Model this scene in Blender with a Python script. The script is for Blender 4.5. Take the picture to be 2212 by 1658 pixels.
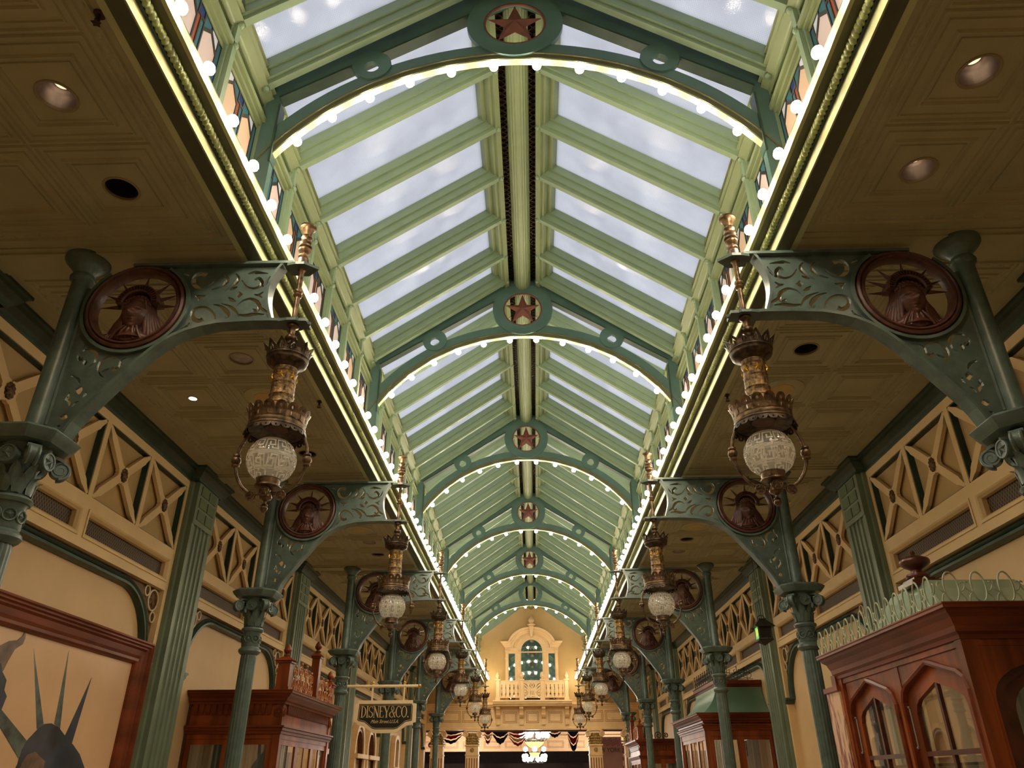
import bpy, math, random
from math import pi, sin, cos, radians, sqrt
from mathutils import Vector, Matrix
from mathutils.geometry import tessellate_polygon, delaunay_2d_cdt

for o in list(bpy.data.objects):
    bpy.data.objects.remove(o)
S = bpy.context.scene
COL = S.collection
random.seed(7)

# ---------------------------------------------------------------- camera
F_PX, PITCH, YAW, ROLL = 1607.73, radians(28.0865), radians(-1.4965), radians(-.2259)
fwd = Vector((sin(YAW)*cos(PITCH), cos(YAW)*cos(PITCH), sin(PITCH)))
right = Vector((cos(YAW), -sin(YAW), 0))
up = right.cross(fwd)
A_ = right*cos(ROLL) + up*sin(ROLL)
B_ = -right*sin(ROLL) + up*cos(ROLL)
cam = bpy.data.cameras.new('camera')
cam.sensor_fit = 'HORIZONTAL'; cam.sensor_width = 36; cam.lens = F_PX/2212*36
cam.clip_start = .05; cam.clip_end = 300
camo = bpy.data.objects.new('camera', cam); COL.objects.link(camo)
M = Matrix.Identity(4)
for i in range(3):
    M[i][0] = A_[i]; M[i][1] = B_[i]; M[i][2] = -fwd[i]
M[0][3], M[1][3], M[2][3] = .0832, 0, 1.6
camo.matrix_world = M
S.camera = camo

# ---------------------------------------------------------------- world and exposure
W = bpy.data.worlds.new('overcast_sky'); S.world = W; W.use_nodes = True
bg = W.node_tree.nodes['Background']
bg.inputs[0].default_value = (.86, .90, 1.0, 1); bg.inputs[1].default_value = 1.02
S.view_settings.view_transform = 'Standard'; S.view_settings.look = 'None'
S.view_settings.exposure = 0.0; S.view_settings.gamma = 1; S.view_settings.use_curve_mapping = False
S.cycles.use_denoising = True
S.cycles.adaptive_threshold = .015
S.cycles.max_bounces = 7; S.cycles.diffuse_bounces = 4; S.cycles.glossy_bounces = 3
S.cycles.transmission_bounces = 5; S.cycles.transparent_max_bounces = 12
S.cycles.sample_clamp_indirect = 6; S.cycles.caustics_reflective = False; S.cycles.caustics_refractive = False
BULB = 168.0          # strength of the clear bulbs on the cornices and arches
DOWN = 16.0         # recessed downlights and added spots without fittings, watts
GLOBE = .12          # flame-shaped lamps inside the pendant globes

# point lights added to fill the hall
def point(name, loc, power, col, rad, parent=None):
    l = bpy.data.lights.new(name, 'POINT'); l.energy = power; l.color = col; l.shadow_soft_size = rad
    o = bpy.data.objects.new(name, l); COL.objects.link(o); o.location = loc
    if parent: o.parent = parent
    return o

# ---------------------------------------------------------------- materials
def lin(c):
    c = c/255.0
    return c/12.92 if c <= .04045 else ((c+.055)/1.055)**2.4
def rgb(r, g, b): return (lin(r), lin(g), lin(b), 1)
def mat(name, col, rough=.5, metal=0, var=.08, scale=8, bump=0, coat=0, spec=.5, stretch=None, bscale=None):
    m = bpy.data.materials.new(name); m.use_nodes = True
    nt = m.node_tree; b = nt.nodes['Principled BSDF']
    b.inputs['Roughness'].default_value = rough; b.inputs['Metallic'].default_value = metal
    b.inputs['Specular IOR Level'].default_value = spec
    if coat: b.inputs['Coat Weight'].default_value = coat; b.inputs['Coat Roughness'].default_value = .15
    tc = nt.nodes.new('ShaderNodeTexCoord')
    src = tc.outputs['Object']
    if stretch:
        mp = nt.nodes.new('ShaderNodeMapping'); mp.inputs['Scale'].default_value = stretch
        nt.links.new(src, mp.inputs[0]); src = mp.outputs[0]
    n = nt.nodes.new('ShaderNodeTexNoise'); n.inputs['Scale'].default_value = scale
    n.inputs['Detail'].default_value = 5
    nt.links.new(src, n.inputs['Vector'])
    r = nt.nodes.new('ShaderNodeValToRGB')
    a = [max(0, c*(1-var*2.2)) for c in col[:3]]; d = [min(1, c*(1+var*1.6)) for c in col[:3]]
    r.color_ramp.elements[0].position = .3; r.color_ramp.elements[1].position = .72
    r.color_ramp.elements[0].color = (*a, 1); r.color_ramp.elements[1].color = (*d, 1)
    nt.links.new(n.outputs[0], r.inputs[0]); nt.links.new(r.outputs[0], b.inputs['Base Color'])
    if bump:
        n2 = nt.nodes.new('ShaderNodeTexNoise'); n2.inputs['Scale'].default_value = bscale or scale*6
        n2.inputs['Detail'].default_value = 4
        nt.links.new(src, n2.inputs['Vector'])
        bp = nt.nodes.new('ShaderNodeBump'); bp.inputs['Strength'].default_value = bump; bp.inputs['Distance'].default_value = .01
        nt.links.new(n2.outputs[0], bp.inputs['Height']); nt.links.new(bp.outputs[0], b.inputs['Normal'])
    return m
def emis(name, col, st):
    m = bpy.data.materials.new(name); m.use_nodes = True
    nt = m.node_tree; nt.nodes.clear()
    e = nt.nodes.new('ShaderNodeEmission'); e.inputs[0].default_value = col; e.inputs[1].default_value = st
    o = nt.nodes.new('ShaderNodeOutputMaterial'); nt.links.new(e.outputs[0], o.inputs[0])
    return m

SAGE = mat('sage_green_paint', rgb(128, 138, 100), .42, var=.03, scale=5)
SAGE_L = mat('pale_sage_paint', rgb(128, 146, 116), .4, var=.03, scale=5)
TEAL = mat('dark_teal_paint', rgb(82, 110, 102), .4, var=.08, scale=4, bump=.05)
IRON = mat('grey_green_cast_iron_paint', rgb(84, 100, 92), .36, var=.14, scale=9, bump=.12)
PIL = mat('pilaster_green_paint', rgb(112, 124, 102), .45, var=.08, scale=4)
PILD = mat('pilaster_olive_block_paint', rgb(88, 104, 66), .5, var=.1, scale=6)
DARKG = mat('dark_green_moulding_paint', rgb(52, 72, 60), .35, var=.12, scale=6)
LATG = mat('bottle_green_reveal_paint', rgb(36, 62, 56), .45, var=.15, scale=6)
OLIVE = mat('olive_soffit_paint', rgb(94, 94, 66), .5, var=.08, scale=5)
SOFF = mat('dark_olive_soffit_paint', rgb(84, 82, 60), .5, var=.05)
CREAMG = mat('pale_green_cream', rgb(188, 190, 142), .45, var=.05, scale=3)  # on the arch strip this pale tone stands in for bulb light
ROPE = mat('rope_moulding_paint', rgb(140, 146, 94), .3, var=.12, scale=20)
WALLC = mat('warm_cream_wall_paint', rgb(226, 194, 142), .55, var=.035, scale=2.5)
OCHRE = mat('ochre_panel_paint', rgb(192, 160, 106), .6, var=.04, scale=3)
PEACH = mat('peach_wall_paint', rgb(212, 176, 128), .55, var=.03, scale=1.6)
CEIL = mat('cream_pressed_tin', rgb(170, 162, 128), .5, var=.05, scale=3, bump=.35, bscale=38)
MAHO = mat('mahogany_wood', rgb(138, 68, 32), .42, var=.3, scale=5, coat=.04, spec=.2, stretch=(1, 1, .12))
MAHOX = mat('mahogany_moulding', rgb(116, 54, 26), .40, var=.22, scale=5, coat=.05, spec=.22, stretch=(.2, .2, 1))
MAHOD = mat('dark_mahogany_wood', rgb(82, 38, 24), .3, var=.25, scale=7, coat=.15)
REDB = mat('red_brown_cast_paint', rgb(84, 50, 40), .4, var=.2, scale=14, bump=.1)
STAR = mat('rust_red_star_paint', rgb(120, 66, 50), .45, var=.12, scale=12)
BRZ = mat('aged_bronze', rgb(116, 92, 68), .38, metal=.75, var=.35, scale=22, bump=.15)
BRZD = mat('dark_bronze', rgb(80, 66, 52), .4, metal=.8, var=.35, scale=25, bump=.15)
BRASS = mat('embossed_brass', rgb(132, 104, 66), .42, metal=.65, var=.45, scale=34, bump=.6, bscale=70)
GOLD = mat('gilt_star', rgb(220, 170, 60), .3, metal=.7, var=.1)
SILV = mat('satin_aluminium_reflector', rgb(196, 186, 184), .32, metal=.75, var=.12, scale=3, stretch=(6, 6, .4))
BLACK = mat('black_baffle', rgb(16, 14, 14), .6, var=.1)
TRIMR = mat('cream_light_trim', rgb(150, 132, 100), .4, var=.04)
SPRK = mat('rusty_sprinkler_metal', rgb(70, 46, 36), .5, metal=.4, var=.2, scale=30)
ENDW = mat('end_wall_ochre_paint', rgb(190, 154, 94), .6, var=.04, scale=1.5)
CARV = mat('carved_cream_paint', rgb(230, 192, 138), .5, var=.04, scale=4)
CARVD = mat('gilded_capital_paint', rgb(170, 138, 72), .45, var=.35, scale=18, bump=.5, bscale=40)
MARB = mat('pale_stone_floor', rgb(176, 162, 140), .4, var=.1, scale=2)
PALEM = mat('pale_green_metal_roof', rgb(150, 170, 146), .28, var=.05, scale=2, metal=.2)
GREENM = mat('green_metal_roof', rgb(104, 138, 118), .28, var=.05, scale=2, metal=.2)
CREST = mat('weathered_green_iron', rgb(172, 178, 148), .4, var=.12, scale=12)
RINGC = mat('cream_ring_paint', rgb(214, 190, 150), .45, var=.05)
SPBACK = mat('brown_spandrel_board', rgb(112, 84, 52), .6, var=.1)
BRSTAR = mat('dark_brown_star', rgb(84, 58, 36), .5, var=.15)
ROS = mat('bronze_rosette', rgb(104, 72, 40), .45, metal=.3, var=.45, scale=30, bump=.8, bscale=60)
BLKM = mat('black_iron', rgb(34, 30, 26), .5, var=.15)
NAVY = mat('navy_bunting_cloth', rgb(28, 36, 84), .8, var=.2, scale=10)
RED = mat('red_bunting_cloth', rgb(168, 28, 44), .8, var=.15, scale=10)
WHT = mat('white_bunting_cloth', rgb(226, 214, 214), .8, var=.05)
LILAC = mat('lilac_lit_wall', rgb(132, 118, 132), .7, var=.06)  # the hall's purple light is put into this wall colour
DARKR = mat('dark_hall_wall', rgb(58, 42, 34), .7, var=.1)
SIGNB = mat('sign_green_black', rgb(34, 38, 28), .35, var=.1)
SIGNC = mat('sign_cream_border', rgb(242, 216, 172), .4, var=.03)
SIGNG = mat('sign_gilt_lettering', rgb(242, 210, 154), .3, metal=.3, var=.05)
NICHE = mat('niche_cream', rgb(226, 190, 142), .55, var=.03)
PEEL = mat('veined_pink_marble', rgb(206, 160, 120), .5, var=.2, scale=7, stretch=(3, 3, .5))
BULBM = emis('glowing_bulb', (1.0, .865, .64, 1), BULB)
FLAME = emis('lamp_filament', (1.0, .70, .38, 1), GLOBE)
WHITEL = emis('white_globe_light', (1.0, .93, .80, 1), 14)
AMBERL = emis('amber_bowl_light', (1.0, .66, .22, 1), 1.9)
SPOTL = emis('spot_lens', (1.0, .96, .9, 1), 9)
EXITL = emis('green_exit_panel', (.30, .72, .22, 1), .9)
EXITY = emis('yellow_exit_figure', (.9, .85, .1, 1), 1.0)

def peel():      # veined column cladding: red veins with a shape of their own
    nt = PEEL.node_tree; b = nt.nodes['Principled BSDF']
    tc = nt.nodes.new('ShaderNodeTexCoord'); mp = nt.nodes.new('ShaderNodeMapping'); mp.inputs['Scale'].default_value = (9, 9, 1.6)
    n = nt.nodes.new('ShaderNodeTexNoise'); n.inputs['Scale'].default_value = 2.2; n.inputs['Detail'].default_value = 6
    r = nt.nodes.new('ShaderNodeValToRGB'); r.color_ramp.elements[0].position = .50; r.color_ramp.elements[1].position = .58
    r.color_ramp.elements[0].color = rgb(212, 168, 128); r.color_ramp.elements[1].color = rgb(132, 50, 34)
    nt.links.new(tc.outputs['Object'], mp.inputs[0]); nt.links.new(mp.outputs[0], n.inputs[0])
    nt.links.new(n.outputs[0], r.inputs[0]); nt.links.new(r.outputs[0], b.inputs['Base Color'])
peel()

def wired_glass():
    m = bpy.data.materials.new('wired_obscure_glass'); m.use_nodes = True
    nt = m.node_tree; nt.nodes.clear(); N = nt.nodes.new; L = nt.links.new
    tc = N('ShaderNodeTexCoord'); sp = N('ShaderNodeSeparateXYZ'); L(tc.outputs['Object'], sp.inputs[0])
    outs = []
    for k in (0, 1):
        a = N('ShaderNodeMath'); a.operation = 'MULTIPLY'; a.inputs[1].default_value = 1/.0175; L(sp.outputs[k], a.inputs[0])
        p = N('ShaderNodeMath'); p.operation = 'PINGPONG'; p.inputs[1].default_value = .5; L(a.outputs[0], p.inputs[0])
        c = N('ShaderNodeMath'); c.operation = 'LESS_THAN'; c.inputs[1].default_value = .045; L(p.outputs[0], c.inputs[0])
        outs.append(c)
    mx = N('ShaderNodeMath'); mx.operation = 'MAXIMUM'; L(outs[0].outputs[0], mx.inputs[0]); L(outs[1].outputs[0], mx.inputs[1])
    no = N('ShaderNodeTexNoise'); no.inputs['Scale'].default_value = 1.3; no.inputs['Detail'].default_value = 3; L(tc.outputs['Object'], no.inputs[0])
    cr = N('ShaderNodeValToRGB'); cr.color_ramp.elements[0].color = (.60, .60, .62, 1); cr.color_ramp.elements[1].color = (.80, .80, .80, 1)
    cr.color_ramp.elements[0].position = .35; cr.color_ramp.elements[1].position = .6
    L(no.outputs[0], cr.inputs[0])
    mc = N('ShaderNodeMix'); mc.data_type = 'RGBA'; L(mx.outputs[0], mc.inputs[0]); L(cr.outputs[0], mc.inputs[6]); mc.inputs[7].default_value = (.5, .5, .52, 1)
    tl = N('ShaderNodeBsdfTranslucent'); L(mc.outputs[2], tl.inputs[0])
    gl = N('ShaderNodeBsdfGlossy'); gl.inputs[1].default_value = .13; gl.inputs[0].default_value = (1, 1, 1, 1)
    wv = N('ShaderNodeTexNoise'); wv.inputs['Scale'].default_value = 60; L(tc.outputs['Object'], wv.inputs[0])
    bp = N('ShaderNodeBump'); bp.inputs['Strength'].default_value = .25; bp.inputs['Distance'].default_value = .004; L(wv.outputs[0], bp.inputs['Height']); L(bp.outputs[0], gl.inputs['Normal'])
    ms = N('ShaderNodeMixShader'); ms.inputs[0].default_value = .035; L(tl.outputs[0], ms.inputs[1]); L(gl.outputs[0], ms.inputs[2])
    o = N('ShaderNodeOutputMaterial'); L(ms.outputs[0], o.inputs[0])
    return m
WGLASS = wired_glass()

def thin_glass(name, frost, col, rough=.05, gloss=.12):
    m = bpy.data.materials.new(name); m.use_nodes = True
    nt = m.node_tree; nt.nodes.clear(); N = nt.nodes.new; L = nt.links.new
    tr = N('ShaderNodeBsdfTransparent'); tl = N('ShaderNodeBsdfTranslucent'); tl.inputs[0].default_value = col
    df = N('ShaderNodeBsdfDiffuse'); df.inputs[0].default_value = col
    a = N('ShaderNodeMixShader'); a.inputs[0].default_value = .5; L(tl.outputs[0], a.inputs[1]); L(df.outputs[0], a.inputs[2])
    b = N('ShaderNodeMixShader'); b.inputs[0].default_value = frost; L(tr.outputs[0], b.inputs[1]); L(a.outputs[0], b.inputs[2])
    g = N('ShaderNodeBsdfGlossy'); g.inputs[1].default_value = rough
    c = N('ShaderNodeMixShader'); c.inputs[0].default_value = gloss; L(b.outputs[0], c.inputs[1]); L(g.outputs[0], c.inputs[2])
    o = N('ShaderNodeOutputMaterial'); L(c.outputs[0], o.inputs[0])
    return m
GLOBEG = thin_glass('frosted_globe_glass', .25, (.92, .86, .76, 1), .08, .08)
ETCH = thin_glass('etched_white_glass', .93, (1, .95, .84, 1), .3, .03)
PANE = thin_glass('clear_pane', .04, (.6, .6, .55, 1), .02, .35)
MIRR = mat('dark_mirror_glass', rgb(150, 170, 165), .03, metal=.9, var=.0)
STG = {}
for nm, c in dict(pink=(244, 216, 202), peach=(240, 202, 164), white=(240, 240, 246), blue=(54, 72, 128), teal=(76, 120, 126), rust=(176, 92, 56), smoke=(86, 74, 66)).items():
    STG[nm] = thin_glass('stained_glass_'+nm, .97, rgb(*c), .2, .05)

def grille_mat():
    m = bpy.data.materials.new('expanded_metal_mesh'); m.use_nodes = True
    nt = m.node_tree; b = nt.nodes['Principled BSDF']; N = nt.nodes.new; L = nt.links.new
    tc = N('ShaderNodeTexCoord'); sp = N('ShaderNodeSeparateXYZ'); L(tc.outputs['Object'], sp.inputs[0])
    s = []
    for sg in (1, -1):
        z = N('ShaderNodeMath'); z.operation = 'MULTIPLY'; z.inputs[1].default_value = .62*sg; L(sp.outputs[2], z.inputs[0])
        a = N('ShaderNodeMath'); a.operation = 'ADD'; L(sp.outputs[1], a.inputs[0]); L(z.outputs[0], a.inputs[1])
        k = N('ShaderNodeMath'); k.operation = 'MULTIPLY'; k.inputs[1].default_value = 1/.042; L(a.outputs[0], k.inputs[0])
        p = N('ShaderNodeMath'); p.operation = 'PINGPONG'; p.inputs[1].default_value = .5; L(k.outputs[0], p.inputs[0])
        c = N('ShaderNodeMath'); c.operation = 'LESS_THAN'; c.inputs[1].default_value = .08; L(p.outputs[0], c.inputs[0]); s.append(c)
    mx = N('ShaderNodeMath'); mx.operation = 'MAXIMUM'; L(s[0].outputs[0], mx.inputs[0]); L(s[1].outputs[0], mx.inputs[1])
    mc = N('ShaderNodeMix'); mc.data_type = 'RGBA'; L(mx.outputs[0], mc.inputs[0]); mc.inputs[6].default_value = rgb(34, 24, 16); mc.inputs[7].default_value = rgb(124, 96, 60)
    L(mc.outputs[2], b.inputs['Base Color']); b.inputs['Roughness'].default_value = .6
    return m
GRILLE = grille_mat()

# ---------------------------------------------------------------- mesh helpers
class MB:
    def __init__(s): s.v = []; s.f = []
    def add(s, vs, fs):
        n = len(s.v); s.v += [tuple(v) for v in vs]; s.f += [tuple(i+n for i in f) for f in fs]; return s
    def box(s, a, b):
        x0, y0, z0 = a; x1, y1, z1 = b
        if x0 > x1: x0, x1 = x1, x0
        if y0 > y1: y0, y1 = y1, y0
        if z0 > z1: z0, z1 = z1, z0
        return s.add([(x0,y0,z0),(x1,y0,z0),(x1,y1,z0),(x0,y1,z0),(x0,y0,z1),(x1,y0,z1),(x1,y1,z1),(x0,y1,z1)],
                     [(0,3,2,1),(4,5,6,7),(0,1,5,4),(1,2,6,5),(2,3,7,6),(3,0,4,7)])
    def bar(s, p, q, w, h, upv=(0, 0, 1)):      # box beam from p to q, w across, h along upv
        p = Vector(p); q = Vector(q); d = (q-p).normalized(); u = Vector(upv); u = (u-d*u.dot(d)).normalized(); r = d.cross(u)
        vs = []
        for c in (p, q):
            for a, b in ((-1, -1), (1, -1), (1, 1), (-1, 1)): vs.append(c+r*(a*w/2)+u*(b*h/2))
        return s.add(vs, [(0,3,2,1),(4,5,6,7),(0,1,5,4),(1,2,6,5),(2,3,7,6),(3,0,4,7)])
    def plate(s, loops, d0, d1, fn):            # loops: outline + holes in 2D; fn(a,b,d)->xyz ; holes may overlap
        if len(loops) == 1:
            out = loops[0]; m = len(out)
            tris = [tuple(t) for t in tessellate_polygon([[Vector((p[0], p[1], 0)) for p in out]])]; V = [tuple(p[:2]) for p in out]
        else:
            V = []; E = []
            for l in loops:
                k = len(V); V += [Vector(p[:2]) for p in l]; E += [(k+j, k+(j+1) % len(l)) for j in range(len(l))]
            r = delaunay_2d_cdt(V, E, [], 0, 1e-5)
            V = [tuple(v) for v in r[0]]; boxes = [(min(p[0] for p in l), max(p[0] for p in l), min(p[1] for p in l), max(p[1] for p in l)) for l in loops]
            def inside(i, x, y):
                bx = boxes[i]
                if x < bx[0] or x > bx[1] or y < bx[2] or y > bx[3]: return False
                c = False; l = loops[i]; n = len(l)
                for j in range(n):
                    x1, y1 = l[j][:2]; x2, y2 = l[(j+1) % n][:2]
                    if (y1 > y) != (y2 > y) and x < (x2-x1)*(y-y1)/(y2-y1)+x1: c = not c
                return c
            tris = []
            for t in r[2]:
                if len(t) != 3: continue
                x = sum(V[i][0] for i in t)/3; y = sum(V[i][1] for i in t)/3
                if inside(0, x, y) and not any(inside(i, x, y) for i in range(1, len(loops))): tris.append(tuple(t))
        n = len(V); fs = []; edge = {}
        for t in tris:
            i, j, k = t
            ar = (V[j][0]-V[i][0])*(V[k][1]-V[i][1])-(V[j][1]-V[i][1])*(V[k][0]-V[i][0])
            if abs(ar) < 1e-12: continue
            if ar < 0: i, k = k, i
            fs.append((i, k, j)); fs.append((i+n, j+n, k+n))
            for e in ((i, j), (j, k), (k, i)): edge[e] = 1
        for (i, j) in edge:
            if (j, i) not in edge: fs.append((i, j, j+n, i+n))
        vs = [fn(p[0], p[1], d0) for p in V]+[fn(p[0], p[1], d1) for p in V]
        return s.add(vs, fs)
    def sweep(s, prof, path, close=False, caps=True, cp=False):   # prof at each path frame: path = list of fn(a,b)->xyz
        m = len(prof); vs = []
        for fn in path: vs += [fn(a, b) for a, b in prof]
        fs = []
        n = len(path)
        for i in range(n if cp else n-1):
            for j in range(m if close else m-1):
                a = i*m+j; b = i*m+(j+1) % m; c = ((i+1) % n)*m+(j+1) % m; d = ((i+1) % n)*m+j
                fs.append((a, b, c, d))
        if caps and close and not cp:
            fs.append(tuple(range(m))[::-1]); fs.append(tuple((n-1)*m+j for j in range(m)))
        return s.add(vs, fs)
    def tube(s, pts, r, n=8, cap=True, flat=None):
        pts = [Vector(p) for p in pts]; rs = r if isinstance(r, (list, tuple)) else [r]*len(pts)
        vs = []; prev = None
        for i, p in enumerate(pts):
            d = (pts[min(i+1, len(pts)-1)]-pts[max(i-1, 0)]).normalized()
            if prev is None:
                ref = Vector((0, 0, 1)) if abs(d.z) < .9 else Vector((0, 1, 0))
                u = (ref-d*ref.dot(d)).normalized()
            else:
                u = (prev-d*prev.dot(d)).normalized()
            prev = u; w = d.cross(u)
            for k in range(n):
                a = 2*pi*k/n; vs.append(p+(u*cos(a)+w*sin(a))*rs[i])
        fs = []
        for i in range(len(pts)-1):
            for k in range(n):
                fs.append((i*n+k, i*n+(k+1) % n, (i+1)*n+(k+1) % n, (i+1)*n+k))
        if cap: fs.append(tuple(range(n))[::-1]); fs.append(tuple((len(pts)-1)*n+k for k in range(n)))
        return s.add(vs, fs)
    def lathe(s, prof, c=(0, 0, 0), n=24, rf=None, axis='z', cap=True):      # prof: (z, r)
        vs = []
        for z, r in prof:
            for k in range(n):
                a = 2*pi*k/n; rr = r*(rf(a, z) if rf else 1)
                if axis == 'z': vs.append((c[0]+rr*cos(a), c[1]+rr*sin(a), c[2]+z))
                elif axis == 'y': vs.append((c[0]+rr*cos(a), c[1]+z, c[2]+rr*sin(a)))
                else: vs.append((c[0]+z, c[1]+rr*cos(a), c[2]+rr*sin(a)))
        fs = []
        for i in range(len(prof)-1):
            for k in range(n):
                fs.append((i*n+k, i*n+(k+1) % n, (i+1)*n+(k+1) % n, (i+1)*n+k))
        if cap and prof[0][1] > 1e-4: fs.append(tuple(range(n))[::-1])
        if cap and prof[-1][1] > 1e-4: fs.append(tuple((len(prof)-1)*n+k for k in range(n)))
        return s.add(vs, fs)
    def ball(s, c, r, n=12, m=8, sc=(1, 1, 1)):
        vs = [(c[0], c[1], c[2]-r*sc[2])]
        for i in range(1, m):
            a = pi*i/m-pi/2
            for k in range(n):
                b = 2*pi*k/n; vs.append((c[0]+r*cos(a)*cos(b)*sc[0], c[1]+r*cos(a)*sin(b)*sc[1], c[2]+r*sin(a)*sc[2]))
        vs.append((c[0], c[1], c[2]+r*sc[2])); t = len(vs)-1
        fs = [(0, 1+(k+1) % n, 1+k) for k in range(n)]
        for i in range(m-2):
            for k in range(n):
                a = 1+i*n+k; b = 1+i*n+(k+1) % n; fs.append((a, b, b+n, a+n))
        fs += [(t, 1+(m-2)*n+k, 1+(m-2)*n+(k+1) % n) for k in range(n)]
        return s.add(vs, fs)
    def torus(s, c, R, r, n=32, m=8, fn=None):    # in the xz plane by default (facing y)
        fn = fn or (lambda a, b, d: (c[0]+a, c[1]+d, c[2]+b))
        vs = []
        for i in range(n):
            a = 2*pi*i/n
            for k in range(m):
                b = 2*pi*k/m; rr = R+r*cos(b); vs.append(fn(rr*cos(a), rr*sin(a), r*sin(b)))
        fs = []
        for i in range(n):
            for k in range(m):
                fs.append((i*m+k, ((i+1) % n)*m+k, ((i+1) % n)*m+(k+1) % m, i*m+(k+1) % m))
        return s.add(vs, fs)
    def data(s, name, m, org=(0, 0, 0), flip=1, smooth=None):
        vs = [((flip*v[0])-org[0], v[1]-org[1], v[2]-org[2]) for v in s.v]
        fs = [f[::-1] for f in s.f] if flip < 0 else s.f
        me = bpy.data.meshes.new(name); me.from_pydata(vs, [], fs); me.materials.append(m)
        if smooth:
            try: me.set_sharp_from_angle(angle=radians(smooth))
            except Exception: pass
            me.polygons.foreach_set('use_smooth', [True]*len(me.polygons))
            try: me.set_sharp_from_angle(angle=radians(smooth))
            except Exception: pass
        me.update()
        return me
    def build(s, name, m, parent=None, org=(0, 0, 0), flip=1, smooth=None):
        return link(name, s.data(name, m, org, flip, smooth), parent)
def link(name, data, parent=None, loc=None):
    o = bpy.data.objects.new(name, data); COL.objects.link(o)
    if parent is not None: o.parent = parent
    if loc: o.location = loc
    return o
def empty(name, loc=(0, 0, 0)):
    o = link(name, None, None, loc); o.empty_display_size = .1; return o
def tag(o, label=None, cat=None, group=None, kind=None):
    if label: o['label'] = label
    if cat: o['category'] = cat
    if group: o['group'] = group
    if kind: o['kind'] = kind
    return o
def struct(o): o['kind'] = 'structure'; return o
def kids(o): return [c for c in ALLO(o)]
def ALLO(o): return list(o.children)
def copy_tree(o, parent=None, loc=None):
    c = o.copy(); COL.objects.link(c)
    if parent is not None: c.parent = parent
    if loc is not None: c.location = loc
    for ch in list(o.children): copy_tree(ch, c)
    return c
def circ(cx, cy, r, n=24, a0=0, a1=2*pi):
    full = abs(a1-a0-2*pi) < 1e-6
    return [(cx+r*cos(a0+(a1-a0)*i/(n if full else n-1)), cy+r*sin(a0+(a1-a0)*i/(n if full else n-1))) for i in range(n)]
def smoothpts(P, per=5, closed=False):
    out = []; n = len(P)
    for i in range(n if closed else n-1):
        p0 = P[(i-1) % n] if closed or i > 0 else P[0]; p1 = P[i]; p2 = P[(i+1) % n]; p3 = P[(i+2) % n] if closed or i+2 < n else P[-1]
        for k in range(per):
            t = k/per
            out.append(tuple(.5*((2*p1[j])+(-p0[j]+p2[j])*t+(2*p0[j]-5*p1[j]+4*p2[j]-p3[j])*t*t+(-p0[j]+3*p1[j]-3*p2[j]+p3[j])*t**3) for j in range(len(p1))))
    if not closed: out.append(tuple(P[-1]))
    return out
def stroke(P, w, per=4):                # outline polygon of a tapering stroke; w = start, mid, end widths
    if len(P) == 2: P = [P[0], ((P[0][0]+P[1][0])/2, (P[0][1]+P[1][1])/2), P[1]]
    Q = smoothpts(P, per); n = len(Q); L = []; R = []
    for i, p in enumerate(Q):
        a = Q[max(i-1, 0)]; b = Q[min(i+1, n-1)]; dx, dy = b[0]-a[0], b[1]-a[1]; l = sqrt(dx*dx+dy*dy) or 1
        t = i/(n-1); ww = (w[0]*(1-2*t)+w[1]*2*t if t < .5 else w[1]*(2-2*t)+w[2]*(2*t-1))/2
        L.append((p[0]-dy/l*ww, p[1]+dx/l*ww)); R.append((p[0]+dy/l*ww, p[1]-dx/l*ww))
    return L+R[::-1]
def star_solid(mb, c, R, r, d, fn, n=5, rot=pi/2):      # faceted five-pointed star, raised centre
    vs = [fn(c[0], c[1], d)]
    for k in range(2*n):
        a = rot+pi*k/n; q = R if k % 2 == 0 else r
        vs.append(fn(c[0]+q*cos(a), c[1]+q*sin(a), 0))
    vs.append(fn(c[0], c[1], -d*.5))
    fs = [(0, 1+k, 1+(k+1) % (2*n)) for k in range(2*n)]+[(2*n+1, 1+(k+1) % (2*n), 1+k) for k in range(2*n)]
    return mb.add(vs, fs)
SIDE = {-1: 'left', 1: 'right'}
Y0, LB = 4.83, 5.0
YK = [Y0+LB*k for k in range(6)]              # arches, brackets and columns
YEND = 34.83
def multi(name, parts, parent=None, org=(0, 0, 0), flip=1, smooth=None):
    vs = []; fs = []; mi = []
    ms = []
    for mb, m in parts:
        if m not in ms: ms.append(m)
        n = len(vs); vs += mb.v; fs += [tuple(i+n for i in f) for f in mb.f]; mi += [ms.index(m)]*len(mb.f)
    if flip < 0: vs = [(-v[0], v[1], v[2]) for v in vs]; fs = [f[::-1] for f in fs]
    vs = [(v[0]-org[0], v[1]-org[1], v[2]-org[2]) for v in vs]
    me = bpy.data.meshes.new(name); me.from_pydata(vs, [], fs)
    for m in ms: me.materials.append(m)
    me.polygons.foreach_set('material_index', mi)
    if smooth:
        me.polygons.foreach_set('use_smooth', [True]*len(me.polygons)); me.set_sharp_from_angle(angle=radians(smooth))
    me.update()
    return link(name, me, parent)

YB = -5.17
# ------------------------------------------------------------ shell
struct(MB().box((-8.5, YB, -.1), (8.5, 62, 0)).build('floor', MARB))
struct(MB().box((-4.7, YB-.1, 0), (4.7, YB, 9)).build('wall_front_light_block', WALLC))  # unseen wall added to close the open end against sky light

ZC = 5.4
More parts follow.
